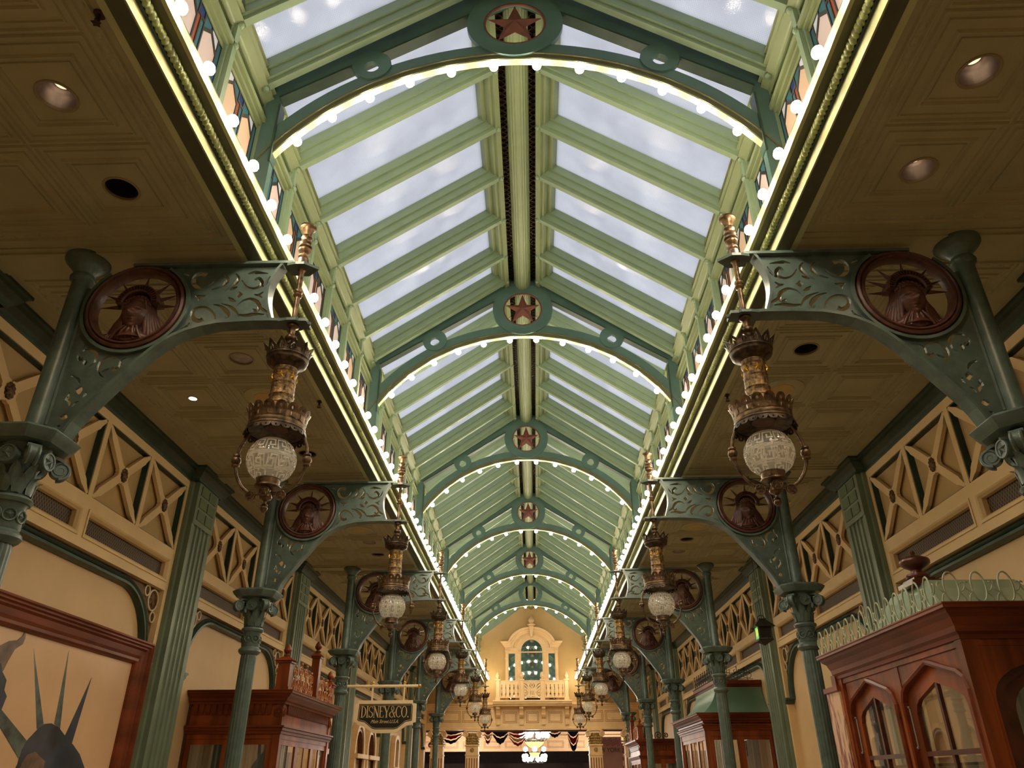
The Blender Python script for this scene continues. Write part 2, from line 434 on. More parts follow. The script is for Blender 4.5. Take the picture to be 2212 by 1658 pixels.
# ceilings of the two aisles, one pressed tin field per bay
def ring(mb, cx, cy, hx, hy, z, w, h):
    fr = [(lambda a, b, sx=sx, sy=sy: (cx+sx*(hx+a), cy+sy*(hy+a), z+b)) for sx, sy in ((1, 1), (-1, 1), (-1, -1), (1, -1))]
    mb.sweep([(-w/2, 0), (-w/6, -h), (w/6, -h), (w/2, 0)], fr, cp=True)
LIGHTS = {-1: {0: [(2.85, .86, 'silver'), (2.85, 1.69, 'dark')], 1: [(2.84, -.85, 'pale'), (2.84, 1.64, 'dark')],
               2: [(2.83, .74, 'silver'), (2.83, 1.55, 'dark')], 3: [(2.83, .74, 'dark'), (2.83, -.8, 'silver')]},
          1: {0: [(2.85, .85, 'silver'), (2.86, 1.68, 'silver')], 1: [(2.856, -.85, 'dark')],
              2: [(2.85, .77, 'dark'), (2.84, 1.56, 'silver')], 3: [(2.84, .74, 'silver'), (2.84, -.8, 'dark')]}}
def ceiling_bay(s, k, parent):
    yc = 2.33+LB*k
    holes = [circ(u, yc+dy, .118, 24)[::-1] for u, dy, t in LIGHTS[s].get(k, [])]
    mb = MB().plate([[(2.19, yc-2.5), (4.65, yc-2.5), (4.65, yc+2.5), (2.19, yc+2.5)]]+holes, ZC, ZC+.03, lambda a, b, d: (a, b, d))
    mb.build('tin_ceiling', CEIL, parent, flip=s)
    rl = MB()
    for iu in range(2):
        for iy in range(5):
            cu, cy = 2.85+.835*iu, yc+.83*(iy-2)
            for hh, w, h in ((.395, .03, .016), (.345, .018, .012), (.26, .034, .018), (.22, .014, .010)):
                ring(rl, cu, cy, hh, hh, ZC, w, h)
    ring(rl, 3.27, yc, .865, 2.14, ZC, .03, .014); ring(rl, 3.27, yc, .945, 2.23, ZC, .03, .016)
    for j in range(46):                     # embossed leaf border
        y = yc-2.17+j*4.34/45
        for u in (2.365, 4.175): rl.ball((u, y, ZC), .034, 6, 4, (.8, 1.2, .3))
    for j in range(18):
        for yy in (-2.185, 2.185): rl.ball((2.42+j*.1, yc+yy, ZC), .034, 6, 4, (1.2, .8, .3))
    rl.build('pressed_relief', CEIL, parent, flip=s, smooth=40)
    tr = MB()
    for e in (-1, 1):
        tr.box((2.25, yc+e*2.5-e*.12, ZC-.03), (4.45, yc+e*2.5, ZC)); tr.box((2.25, yc+e*2.5-e*.17, ZC-.012), (4.45, yc+e*2.5-e*.12, ZC))
    tr.build('cross_trim', CEIL, parent, flip=s)
for s in (-1, 1):
    c = struct(empty('ceiling'))
    MB().box((2.19, YB, ZC), (4.65, -.17, ZC+.03)).build('tin_ceiling', CEIL, c, flip=s)
    for k in range(7): ceiling_bay(s, k, c)

# ------------------------------------------------------------ cornice beam along each side
n = 0
for s in (-1, 1):
    t = struct(empty('trim_1' if s < 0 else 'trim_2'))
    ya, yb = YB, YEND
    MB().box((2.095, ya, 5.365), (2.2, yb, 5.43)).build('soffit_moulding', SOFF, t, flip=s)
    MB().box((2.085, ya, 5.37), (2.25, yb, 5.467)).build('lower_fascia', CREAMG, t, flip=s)
    pr = [(2.085, 5.468), (2.07, 5.475), (2.075, 5.50), (2.25, 5.50), (2.25, 5.468)]
    MB().sweep(pr, [lambda a, b, y=y: (a, y, b) for y in (ya, yb)], close=True).build('cove', DARKG, t, flip=s)
    MB().box((1.947, ya, 5.50), (2.25, yb, 5.56)).build('soffit', OLIVE, t, flip=s)
    MB().box((1.935, ya, 5.497), (1.962, yb, 5.576)).build('lamp_strip', CREAMG, t, flip=s)
    MB().box((1.95, ya, 5.56), (2.5, yb, 5.62)).build('ledge', OLIVE, t, flip=s)
    rp = MB(); N, K = 8, 1680
    for i in range(K+1):
        y = -.17+5.0*i/K*1.0
        for k in range(N):
            a = 2*pi*k/N
            ph = (y/.041)*2*pi
            r = .0265*(1+.42*abs(sin(ph*.5-a*.5))-.30)
            rp.v.append((2.043+r*cos(a), y, 5.484+r*sin(a)))
    # coarser copy of that rope: rings every 3 mm would be wasteful, keep every third
    rp2 = MB(); step = 2
    rows = list(range(0, K+1, step))
    for i in rows: rp2.v += rp.v[i*N:(i+1)*N]
    for i in range(len(rows)-1):
        for k in range(N): rp2.f.append((i*N+k, i*N+(k+1) % N, (i+1)*N+(k+1) % N, (i+1)*N+k))
    me = rp2.data('rope_moulding', ROPE, flip=s, smooth=60)
    for k in range(7): link('rope_moulding', me, t, (0, 5.0*k, 0))

# ------------------------------------------------------------ roof lantern: rails, glazing bars, wired glass
EU, EZ, RU, RZ = 2.275, 7.15, .235, 8.57
dx, dz = (RU-EU), (RZ-EZ); ln = sqrt(dx*dx+dz*dz); DX, DZ = dx/ln, dz/ln
NX, NZ = -DZ, DX                       # inward (down) normal
if NZ > 0: NX, NZ = -NX, -NZ
def roofpt(t, d):                      # t along slope from eave, d depth outward from the inner face line
    return (EU+DX*t-NX*d, EZ+DZ*t-NZ*d)
def rail(prof, ya, yb):
    return MB().sweep(prof, [lambda a, b, y=y: (a, y, b) for y in (ya, yb)], close=True)
for s in (-1, 1):
    t = struct(empty('trim_3' if s < 0 else 'trim_4'))
    ya, yb = YB, YEND
    e = [roofpt(-.02, 0), roofpt(.05, 0), roofpt(.05, .05), roofpt(.10, .05), roofpt(.10, .15), roofpt(.15, .15), roofpt(.15, .28), roofpt(-.3, .28), (2.5, 7.12), (2.34, 7.12), (2.34, 7.08), (2.30, 7.08), (2.30, 7.12)]
    rail(e, ya, yb).build('eave_rail', SAGE, t, flip=s)
    r = [roofpt(ln+.03, -.0), roofpt(ln-.04, 0), roofpt(ln-.04, .05), roofpt(ln-.075, .05), roofpt(ln-.075, .15), roofpt(ln-.13, .15), roofpt(ln-.13, .28), roofpt(ln+.03, .28)]
    rail(r, ya, yb).build('ridge_rail', SAGE, t, flip=s)
    # transom band and window head rail
    MB().box((2.34, ya, 6.90), (2.42, yb, 7.12)).build('transom_band', SAGE_L, t, flip=s)
    h = [(2.27, 6.93), (2.27, 6.88), (2.30, 6.88), (2.30, 6.84), (2.33, 6.84), (2.33, 6.80), (2.42, 6.80), (2.42, 6.97), (2.33, 6.97), (2.33, 6.95), (2.30, 6.95), (2.30, 6.93)]
    rail(h, ya, yb).build('head_rail', SAGE, t, flip=s)
    MB().box((2.27, ya, 5.62), (2.46, yb, 5.72)).build('sill_rail', SAGE, t, flip=s)
# ridge beam and the dark slot on both sides of it
t = struct(empty('trim_5'))
pr = []
for i in range(41):
    a = pi*(i/40); rr = .125*(1+.05*abs(sin(i*pi/4)))
    pr.append((-rr*cos(a), 8.66-rr*1.15*sin(a)))
pr += [(.125, 8.98), (-.125, 8.98)]
rail(pr, YB, YEND).build('ridge_beam', SAGE, t, smooth=35)
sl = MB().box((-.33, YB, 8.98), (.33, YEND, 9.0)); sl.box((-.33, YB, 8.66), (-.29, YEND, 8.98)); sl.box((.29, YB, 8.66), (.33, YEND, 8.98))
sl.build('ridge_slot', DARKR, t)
lt = MB(); yy = -.17; p = .085
while yy < 30:
    for s in (-1, 1):
        for a, b in ((.13, .24), (.24, .13)): lt.bar((s*a, yy, 8.70), (s*b, yy+p, 8.70), .012, .006)
    yy += p
lt.build('slot_lattice', BRZD, t)

# glazing bars and stained glass posts (one mesh each, copied bay by bay)
def bar_profile():      # (half width across Y, depth outward)
    return [(-.032, 0), (.032, 0), (.032, .045), (.058, .045), (.058, .14), (.082, .14), (.082, .27), (-.082, .27), (-.082, .14), (-.058, .14), (-.058, .045), (-.032, .045)]
def rosette(mb, u, y, z, r=.032):
    mb.ball((u, y, z), r, 10, 6)
BARME, POSTME, GLME, BEADME = {}, {}, {}, {}
for s in (-1, 1):
    b = MB().sweep(bar_profile(), [lambda a, d, t=t: (roofpt(t, d)[0], a, roofpt(t, d)[1]) for t in (.0, ln)], close=True)
    rosette(b, *[roofpt(.01, .0)[0], 0, roofpt(.01, .0)[1]]); rosette(b, RU, 0, RZ)
    BARME[s] = b.data('glazing_bar', SAGE_L, flip=s)
    g = MB(); c0 = roofpt(.12, .25)
    # glass built flat in its own plane so that the wire grid follows it
    L = ln-.22
    g.add([(0, .08, 0), (L, .08, 0), (L, .7533, 0), (0, .7533, 0)], [(0, 1, 2, 3)])
    GLME[s] = (g.data('wired_glass_pane', WGLASS), c0)
    pp = [(-.032, 0), (.032, 0), (.032, .035), (.06, .035), (.06, .12), (-.06, .12), (-.06, .035), (-.032, .035)]
    b = MB().sweep(pp, [lambda a, d, z=z: (2.27+d, a, z) for z in (5.66, 7.13)], close=True)
    rosette(b, 2.27, 0, 6.9, .03)
    POSTME[s] = b.data('window_post', SAGE_L, flip=s)
ang = math.atan2(DZ, DX)
WPAT = [  # stained glass pieces in fractions of the light: colour, polygon
 ('A', [(.0, 0), (.07, 0), (.07, 1), (.0, 1)]), ('A', [(.93, 0), (1, 0), (1, 1), (.93, 1)]),
 ('pink', [(.09, .46), (.25, .36), (.41, .46), (.41, .84), (.25, .94), (.09, .84)]), ('pink', [(.59, .46), (.75, .36), (.91, .46), (.91, .84), (.75, .94), (.59, .84)]),
 ('rust', [(.43, .40), (.49, .40), (.49, .90), (.43, .90)]), ('B', [(.51, .40), (.57, .40), (.57, .90), (.51, .90)]),
 ('white', [(.09, .87), (.24, .965), (.24, 1), (.09, 1)]), ('A', [(.26, .965), (.42, .87), (.42, 1), (.26, 1)]), ('white', [(.76, .965), (.91, .87), (.91, 1), (.76, 1)]), ('A', [(.58, .87), (.74, .965), (.74, 1), (.58, 1)]), ('blue', [(.44, .92), (.56, .92), (.56, 1), (.44, 1)]),
 ('white', [(.09, .20), (.24, .20), (.24, .34), (.09, .43)]), ('smoke', [(.26, .20), (.41, .20), (.41, .43), (.26, .34)]), ('smoke', [(.59, .20), (.74, .20), (.74, .34), (.59, .43)]), ('white', [(.76, .20), (.91, .20), (.91, .43), (.76, .34)]), ('blue', [(.43, .26), (.57, .26), (.57, .38), (.43, .38)]),
 ('white', [(.43, .0), (.57, .0), (.57, .24), (.43, .24)]), ('peach', [(.09, 0), (.41, 0), (.41, .18), (.09, .18)]), ('peach', [(.59, 0), (.91, 0), (.91, .18), (.59, .18)])]
def stained(s, kind):
    w0, w1, z0, z1 = .06, .7733, 5.72, 6.80
    f = lambda a, b: (w0+a*(w1-w0), z0+b*(z1-z0))
    parts = []; holes = []
    for c, P in WPAT:
        c = {'A': 'teal' if kind else 'smoke', 'B': 'teal' if kind else 'peach'}.get(c, c)
        if kind == 2 and c == 'pink': c = 'peach'
        Q = [f(*p) for p in P]; mb = MB(); mb.add([(2.345, q[0], q[1]) for q in Q], [tuple(range(len(Q)))]); parts.append((mb, STG[c]))
    came = MB().add([(2.352, w0, z0), (2.352, w1, z0), (2.352, w1, z1), (2.352, w0, z1)], [(0, 1, 2, 3)])
    # lead: a plate with a hole for every piece
    holes = []
    for c, P in WPAT:
        cx = sum(p[0] for p in P)/len(P); cy = sum(p[1] for p in P)/len(P)
        holes.append([f(p[0], p[1]) for p in P])
    fr = [(w0-.001, z0-.001), (w1+.001, z0-.001), (w1+.001, z1+.001), (w0-.001, z1+.001)]
    holes2 = []
    for h in holes:
        cx = sum(p[0] for p in h)/len(h); cy = sum(p[1] for p in h)/len(h)
        holes2.append([(cx+(p[0]-cx)*.985, cy+(p[1]-cy)*.985) for p in h])
    lead = MB().plate([fr]+holes2, 2.338, 2.35, lambda a, b, d: (d, a, b))
    parts.append((lead, BLKM))
    return multi('stained_glass', parts, flip=s)
STAINED = {}
for s in (-1, 1):
    for kd in (0, 1, 2):
        o = stained(s, kd); STAINED[(s, kd)] = o.data; bpy.data.objects.remove(o)
wn = 1
for k in range(-1, 7):
    for s in (-1, 1):
        w = struct(empty('window_%d' % wn, (0, -.17+LB*k, 0))); wn += 1
        for j in range(6):
            link('glazing_bar', BARME[s], w, (0, LB/6*j-(.19 if j == 0 else 0), 0))
            me, c0 = GLME[s]
            o = link('wired_glass_pane', me, w, (s*c0[0], LB/6*j, c0[1]))
            o.rotation_euler = (0, -ang if s > 0 else -(pi-ang), 0)
        w = struct(empty('window_%d' % wn, (0, -.17+LB*k, 0))); wn += 1
        for j in range(6):
            link('window_post', POSTME[s], w, (0, LB/6*j, 0))
            link('stained_glass', STAINED[(s, (j+k) % 3)], w, (0, LB/6*j, 0))

# ------------------------------------------------------------ bulbs
def bulb_meshes(n, m, axis):
    # pear shaped bulb along -z (hanging) ; origin at socket face
    prof = [(0, .013), (-.012, .014), (-.02, .022), (-.034, .037), (-.05, .0425), (-.066, .039), (-.08, .026), (-.088, .0)]
    b = MB().lathe(prof, n=n)
    c = MB().lathe([(.004, .024), (-.006, .024), (-.008, .018), (-.018, .0155)], n=n)
    return b.data('glowing_bulb', BULBM, smooth=80), c.data('bulb_socket', CREAMG, smooth=40)
BME, SME = bulb_meshes(12, 8, 'z')
BME2, _ = bulb_meshes(8, 6, 'z')
GBULB = {-1: 'glowing bulbs along the left cornice', 1: 'glowing bulbs along the right cornice'}
for s in (-1, 1):
    side = SIDE[s]
    ys = []
    y = 4.79-.4167*9
    while y < 34.6:
        ys.append(y); y += .4167
    for i, y in enumerate(ys):
        o = empty('light_bulb', (s*1.936, y, 5.537)) if y < 16 else link('light_bulb', BME2, None, (s*1.936, y, 5.537))
        if y < 16:
            link('glass_bulb', BME, o); link('socket', SME, o)
        o.rotation_euler = (0, s*pi/2, 0)
        tag(o, 'round glowing bulb in the long row of bulbs along the %s cornice' % side, 'light bulb', GBULB[s])

# ------------------------------------------------------------ roof trusses with their lit arches
AZ = 5.062
def arc(R, n, a0=-59.5, a1=59.5): return [(R*sin(radians(a0+(a1-a0)*i/(n-1))), AZ+R*cos(radians(a0+(a1-a0)*i/(n-1)))) for i in range(n)]
def arcring(mb, R0, R1, y0, y1, n=41):
    fr = []
    for i in range(n):
        a = radians(-59.5+119*i/(n-1))
        fr.append(lambda r, y, a=a: (r*sin(a), y, AZ+r*cos(a)))
    return mb.sweep([(R0, y0), (R1, y0), (R1, y1), (R0, y1)], fr, close=True)
fy = lambda a, b, d: (a, d, b)
def truss(star=True):
    t = empty('arched_roof_truss', (0, 0, 0))
    rp = MB()
    for e in (-1, 1):
        P = [(0, 9.06), (0, 8.57), (e*2.19, 7.18), (e*2.16, 7.12), (e*2.16, 5.62), (e*2.29, 5.62), (e*2.33, 7.40)]
        rp.plate([P if e < 0 else P[::-1]], -.052, .03, fy)
    rp.build('rafter_frame', TEAL, t)
    fl = MB()
    for e in (-1, 1):
        fl.bar((0, -.01, 8.58), (e*2.18, -.01, 7.19), .115, .02, (0, 0, 1)); fl.bar((e*2.165, -.01, 7.1), (e*2.165, -.01, 6.4), .115, .02, (1, 0, 0))
    fl.build('rafter_flange', DARKG, t)
    rb = arcring(MB(), 2.655, 2.80, -.05, .03); rb.build('arch_rib', TEAL, t, smooth=30)
    fl = arcring(MB(), 2.605, 2.66, -.045, .035); arcring(fl, 2.652, 2.668, -.065, .05); fl.build('arch_flange', OLIVE, t, smooth=30)
    arcring(MB(), 2.598, 2.61, -.038, .03).build('lamp_strip', CREAMG, t, smooth=30)  # pale skin paints the bulbs' light onto the arch underside
    d = MB().plate([circ(0, 8.15, .47, 56), circ(0, 8.14, .305, 40)[::-1]], -.072, -.02, fy)
    d.build('medallion_disc', TEAL, t, smooth=30)
    for e in (-1, 1):
        MB().plate([circ(e*1.36, 7.60, .185, 32), circ(e*1.36, 7.572, .072, 24)[::-1]], -.068, -.02, fy).build('pierced_disc', TEAL, t, smooth=30)
    if star:
        st = MB().torus((0, -.06, 8.14), .295, .013, 40, 6)
        star_solid(st, (0, 8.14), .285, .112, -.055, lambda a, b, d: (a, d-.05, b))
        st.build('star', STAR, t)
    for i in range(12):
        a = radians((i-5.5)*9.17)
        b = link('light_bulb', BME, t, (2.608*sin(a), .005, AZ+2.608*cos(a))); b.rotation_euler = (0, a, 0)
        link('socket', SME, b)
    return t
t0 = truss(True)
words = ['nearest', 'second nearest', 'third', 'fourth', 'fifth']
for k in range(5):
    t = t0 if k == 0 else copy_tree(t0)
    t.location = (0, YK[k], 0)
    tag(t, ['teal arched roof truss with red star and bulbs, nearest, at the top of the picture',
            'teal arched roof truss with red star and bulbs, second from the viewer, mid picture',
            'teal star truss with bulbs, third one down the arcade', 'teal star truss with bulbs, fourth one down the arcade',
            'small teal star truss with bulbs, the last one that has a star'][k], 'roof truss', 'arched roof trusses')
t = truss(False); t.location = (0, YK[5], 0)
tag(t, 'small far roof truss without a star in its empty ring, before the end wall', 'roof truss', 'arched roof trusses')
# ------------------------------------------------------------ side walls
fx = lambda a, b, d: (d, a, b)        # 2D (y, z) -> wall plane at u = d
LH = 1.046
LAT = [(-1.5*LH+i*LH) for i in range(4)]
def octa(r): return r
def wall_proto(s):
    P = {}
    hol = []
    for c in LAT: hol.append([(c-.482, 4.26), (c+.482, 4.26), (c+.482, 5.12), (c-.482, 5.12)])
    for c in (-1.04, 1.04): hol.append([(c-.965, 3.865), (c+.965, 3.865), (c+.965, 4.105), (c-.965, 4.105)])
    out = [(-2.5, 0), (-2.035, 0), (-2.035, 3.735), (2.035, 3.735), (2.035, 0), (2.5, 0), (2.5, 5.4), (-2.5, 5.4)]
    P['wall_frame'] = MB().plate([out]+[h[::-1] for h in hol], 4.55, 4.60, fx).data('wall_frame', WALLC, flip=s)
    P['ochre_panel'] = MB().box((4.632, -2.5, 3.8), (4.65, 2.5, 5.35)).data('ochre_panel', OCHRE, flip=s)
    P['recessed_panel'] = MB().box((4.665, -2.5, 0), (4.70, 2.5, 3.80)).data('recessed_panel', PEACH, flip=s)
    g = MB()
    for c in LAT:                       # green linings of the lattice openings
        for a, b in (((c-.482, 4.26), (c-.482, 5.12)), ((c+.482, 4.26), (c+.482, 5.12)), ((c-.482, 5.12), (c+.482, 5.12)), ((c-.482, 4.26), (c+.482, 4.26))):
            w = .022
            g.box((4.562, min(a[0], b[0])-w/2, min(a[1], b[1])-w/2), (4.635, max(a[0], b[0])+w/2, max(a[1], b[1])+w/2))
    P['green_lining'] = g.data('green_lining', LATG, flip=s)
    o = MB()
    for e in (-1, 1): o.box((4.60, e*2.035, 0), (4.67, e*2.045, 3.745))
    o.box((4.60, -2.045, 3.735), (4.67, 2.045, 3.745)); P['opening_reveal'] = o.data('opening_reveal', WALLC, flip=s)
    L = MB(); HX, HZ = .482, .43
    for sg in (1, -1):
        a = (-HX, -HZ*sg); b = (HX, HZ*sg); l = sqrt(HX*HX+HZ*HZ)
        d = (HX/l, HZ*sg/l); nn = (-d[1], d[0])
        prof = [(-l, .036), (-.52, .036), (-.49, .048), (-.11, .048), (-.085, .066), (.085, .066), (.11, .048), (.49, .048), (.52, .036), (l, .036)]
        poly = [(d[0]*t+nn[0]*w, d[1]*t+nn[1]*w) for t, w in prof]+[(d[0]*t-nn[0]*w, d[1]*t-nn[1]*w) for t, w in prof[::-1]]
        poly = [(max(-HX, min(HX, p[0])), max(-HZ, min(HZ, p[1]))) for p in poly]
        L.plate([poly if sg > 0 else poly], 4.554+.002*(sg < 0), 4.60, fx)
    P['cross_lattice'] = L.data('cross_lattice', WALLC, flip=s)
    R = MB().ball((4.55, 0, 0), .06, 12, 8, (.45, .8, 1.15))
    for k in range(10):
        a = 2*pi*k/10; R.ball((4.548, .045*cos(a), .062*sin(a)), .022, 6, 5, (.8, 1, 1))
    P['rosette'] = R.data('rosette', ROS, flip=s, smooth=50)
    V = MB(); V.add([(4.63, -.965, 3.865), (4.63, .965, 3.865), (4.63, .965, 4.105), (4.63, -.965, 4.105)], [(0, 1, 2, 3)])
    V2 = MB(); cx, cz = 0, 3.985
    fr = [(lambda a, b, sy=sy, sz=sz: (4.55+b, sy*(.985+a), cz+sz*(.14+a))) for sy, sz in ((1, 1), (-1, 1), (-1, -1), (1, -1))]
    V2.sweep([(.01, 0), (.01, -.012), (-.015, -.012), (-.03, .0), (-.05, .03), (-.05, .08)], fr, cp=True)
    o = multi('vent_grille', [(V, GRILLE), (V2, WALLC)], flip=s); P['vent_grille'] = o.data; bpy.data.objects.remove(o)
    # green arch moulding with rounded shoulders
    path = [(-1.965, 2.86), (-1.965, 2.88)]+[(-1.965+.80*(1-cos(a)), 2.90+.78*sin(a)) for a in [radians(6*i) for i in range(16)]]
    path += [(-p[0], p[1]) for p in path[::-1]]
    fr = []
    for i, p in enumerate(path):
        a = path[max(0, i-1)]; b = path[min(len(path)-1, i+1)]; l = sqrt((b[0]-a[0])**2+(b[1]-a[1])**2); t = ((b[0]-a[0])/l, (b[1]-a[1])/l)
        nn = (t[1], -t[0])            # towards the inside
        fr.append(lambda q, d, p=p, nn=nn: (4.615+d*.8, p[0]+nn[0]*q, p[1]+nn[1]*q))
    pr = [(-.035, .066), (-.035, -.01), (-.02, -.035), (.0, -.01), (.008, .01), (.02, -.03), (.05, -.035), (.062, .0), (.07, .03), (.072, .066)]
    P['arch_moulding'] = MB().sweep(pr, fr, close=True).data('arch_moulding', DARKG, flip=s, smooth=35)
    # corbels under the moulding, spandrel boards with rings and star
    C = MB()
    for e in (-1, 1): C.sweep([(.0, 0), (.05, .03), (.06, .06), (.11, .08), (.11, .10), (0, .10)], [lambda a, b, e=e, u=u: (u, e*(2.03-a), 2.78+b) for u in (4.50, 4.66)], close=True)
    P['moulding_corbel'] = C.data('moulding_corbel', DARKG, flip=s)
    B = MB(); ca = circ(0, 0, .62, 14, pi/2, pi)
    poly = [(-2.035, 3.735), (-2.035, 2.95)]+[(-1.165+.83*cos(a), 2.90+.81*sin(a)) for a in [pi-radians(4+82*i/13) for i in range(14)]]+[(-1.12, 3.735)]
    B.plate([poly[::-1]], 4.625, 4.66, fx)
    R = MB()
    for c, r, w in (((-1.90, 3.585), .122, .011), ((-1.965, 3.395), .060, .010), ((-1.715, 3.665), .058, .010)):
        R.torus((0, 0, 0), r, w, 28, 6, lambda a, b, d, c=c: (4.60+d, c[0]+a, c[1]+b))
    ST = MB(); star_solid(ST, (-1.90, 3.585), .105, .044, .02, lambda a, b, d: (4.62-d, a, b))
    for e in (1, -1):
        o = multi('spandrel_ornament', [(MB().add([(v[0], e*v[1], v[2]) for v in B.v], B.f), SPBACK), (MB().add([(v[0], e*v[1], v[2]) for v in R.v], R.f), RINGC), (MB().add([(v[0], e*v[1], v[2]) for v in ST.v], ST.f), BRSTAR)], flip=s, smooth=40)
        P['spandrel_ornament%d' % e] = o.data; bpy.data.objects.remove(o)
    return P
def pilaster_proto(s):
    P = {}
    f = MB(); u0, u1, hw = 4.44, 4.56, .33
    # fluted face as a swept horizontal section
    sec = [(-hw, u1), (-hw, u0)]
    x = -hw+.075
    for i in range(4):
        sec += [(x, u0), (x+.008, u0+.022), (x+.05, u0+.028), (x+.092, u0+.022), (x+.10, u0)]; x += .126
    sec += [(hw, u0), (hw, u1)]
    f.sweep(sec, [lambda a, b, z=z: (b, a, z) for z in (0, 4.66)], close=True)
    P['fluted_shaft'] = f.data('fluted_shaft', PIL, flip=s)
    h = MB().box((4.432, -hw, 4.66), (4.56, hw, 5.24)); h.box((4.50, -hw-.06, 0), (4.56, hw+.06, 5.24))
    P['pilaster_head'] = h.data('pilaster_head', PIL, flip=s)
    b = MB()
    for i in range(2):
        for j in range(3): b.box((4.42, -.245+i*.26, 4.73+j*.17), (4.44, -.015+i*.26, 4.86+j*.17))
    P['square_block'] = b.data('square_block', PILD, flip=s)
    return P
def cornice_path(ya, yb):
    return None
for s in (-1, 1):
    w = struct(MB().box((4.76, YB, 0), (4.95, YEND+.1, 5.4)).build('wall_left' if s < 0 else 'wall_right', OCHRE, flip=s))
    P = wall_proto(s)
    link('wall_frame', MB().box((4.55, YB, 0), (4.6, -.17, 5.4)).data('wall_frame', WALLC, flip=s), w)
    for k in range(7):
        yc = 2.33+LB*k
        for nm in ('wall_frame', 'ochre_panel', 'recessed_panel', 'green_lining', 'opening_reveal', 'arch_moulding', 'moulding_corbel'):
            link(nm, P[nm], w, (0, yc, 0))
        for e in (1, -1): link('spandrel_ornament', P['spandrel_ornament%d' % e], w, (0, yc, 0))
        for c in LAT:
            l = link('cross_lattice', P['cross_lattice'], w, (0, yc+c, 4.69)); link('rosette', P['rosette'], l)
        for c in (-1.04, 1.04): link('vent_grille', P['vent_grille'], w, (0, yc+c, 0))
    # green cornice under the ceiling, breaking forward round every pilaster
    pr = [(0, 5.22), (.02, 5.22), (.02, 5.25), (.05, 5.27), (.09, 5.33), (.10, 5.36), (.13, 5.37), (.13, 5.40), (0, 5.40)]
    pts = [(4.55, YB)]
    for k in range(7):
        y = -.17+LB*k
        pts += [(4.55, y-.40), (4.43, y-.40), (4.43, y+.40), (4.55, y+.40)]
    pts += [(4.55, YEND)]
    fr = []
    for i, p in enumerate(pts):
        if i in (0, len(pts)-1): fr.append(lambda a, b, p=p: (p[0]-a, p[1], b)); continue
        q = pts[i-1]; r = pts[i+1]
        # mitre: offset to -u along y runs, to +-y along u runs
        def n_(a, b): return (-1, 0) if abs(a[0]-b[0]) < 1e-6 else ((0, -1) if b[0] < a[0] else (0, 1))
        n1 = n_(q, p); n2 = n_(p, r); mx, my = n1[0]+n2[0], n1[1]+n2[1]
        fr.append(lambda a, b, p=p, mx=mx, my=my: (p[0]+a*mx, p[1]+a*my, b))
    c = struct(MB().sweep(pr, fr, close=True).build('trim_6' if s < 0 else 'trim_7', DARKG, flip=s))
    PP = pilaster_proto(s)
    t = struct(empty('trim_8' if s < 0 else 'trim_9'))
    for k in range(7):
        y = -.17+LB*k
        p = link('fluted_shaft', PP['fluted_shaft'], t, (0, y, 0)); link('pilaster_head', PP['pilaster_head'], p); link('square_block', PP['square_block'], p)

# ------------------------------------------------------------ ceiling fittings
DIML = emis('downlight_lamp', (1, .70, .42, 1), 1.6)
def down_spot(x, y, par=None):
    l = bpy.data.lights.new('downlight_and_fill_beam', 'SPOT'); l.energy = DOWN; l.color = (1, .74, .46); l.spot_size = radians(125); l.spot_blend = .6; l.shadow_soft_size = .06
    o = bpy.data.objects.new('downlight_and_fill_beam', l); COL.objects.link(o)
    if par is None: o.location = (x, y, ZC-.01)
    else: o.parent = par; o.location = (0, 0, -.012)
for s in (-1, 1):
    for y in (-2.6, 20.0, 24.2, 28.2, 32.6): down_spot(s*2.85, y)  # added spots without fittings, brightening the aisles by bounce
LPOS = {0: 'nearest', 1: 'above the first lamp', 2: 'in the second bay', 3: 'in the third bay'}
def downlight(s, k, u, dy, typ):
    y = 2.33+LB*k+dy; side = SIDE[s]
    o = empty('recessed_downlight', (s*u, y, ZC))
    MB().lathe([(-.006, .128), (-.010, .122), (-.006, .112), (.03, .112), (.03, .128), (-.006, .128)], n=32, cap=False).build('trim_ring', TRIMR, o, smooth=40)
    prof = [(0.0, .114), (.05, .108), (.10, .096), (.14, .08)]
    r = MB(); r.lathe(prof+[(.145, .0)], n=32, cap=False)
    m = {'silver': SILV, 'pale': SILV, 'dark': BLACK}[typ]
    r.build('reflector', m, o, smooth=50)
    if typ == 'pale': MB().lathe([(.008, .108), (.012, .0)], n=28).build('lens', SILV, o)
    if typ == 'silver':
        MB().lathe([(.115, .045), (.13, .0)], n=16, cap=False).build('lamp', DIML, o)
    if typ == 'silver' or typ == 'dark': down_spot(s*u, y, o)
    return o
num = {('silver', -1, 0): 'round recessed downlight with silver reflector, the large one at upper left in the ceiling',
 ('dark', -1, 0): 'round black recessed downlight at upper left, just past the large silver one',
 ('pale', -1, 1): 'pale glass-covered recessed downlight behind the left bracket arch',
 ('dark', -1, 1): 'black recessed downlight beside the globe of the large left pendant lamp'}
for s in (-1, 1):
    for k, L in LIGHTS[s].items():
        for i, (u, dy, typ) in enumerate(L):
            o = downlight(s, k, u, dy, typ)
            lab = num.get((typ, s, k))
            if not lab:
                if s > 0 and k == 0: lab = ['large silver recessed downlight with lit top, upper right, nearest one', 'silver recessed downlight at upper right, second from the top'][i]
                elif s > 0 and k == 1: lab = 'recessed downlight with dark bowl below the right bracket arch'
                else: lab = '%s recessed downlight in the %s aisle ceiling, %s bay from the viewer, %s one' % (typ, SIDE[s], {2: 'second', 3: 'third'}[k], 'nearer' if dy < 1 and not (dy > 0 and k == 3) else 'farther')
            tag(o, lab, 'downlight', 'recessed downlights in the tin ceilings')
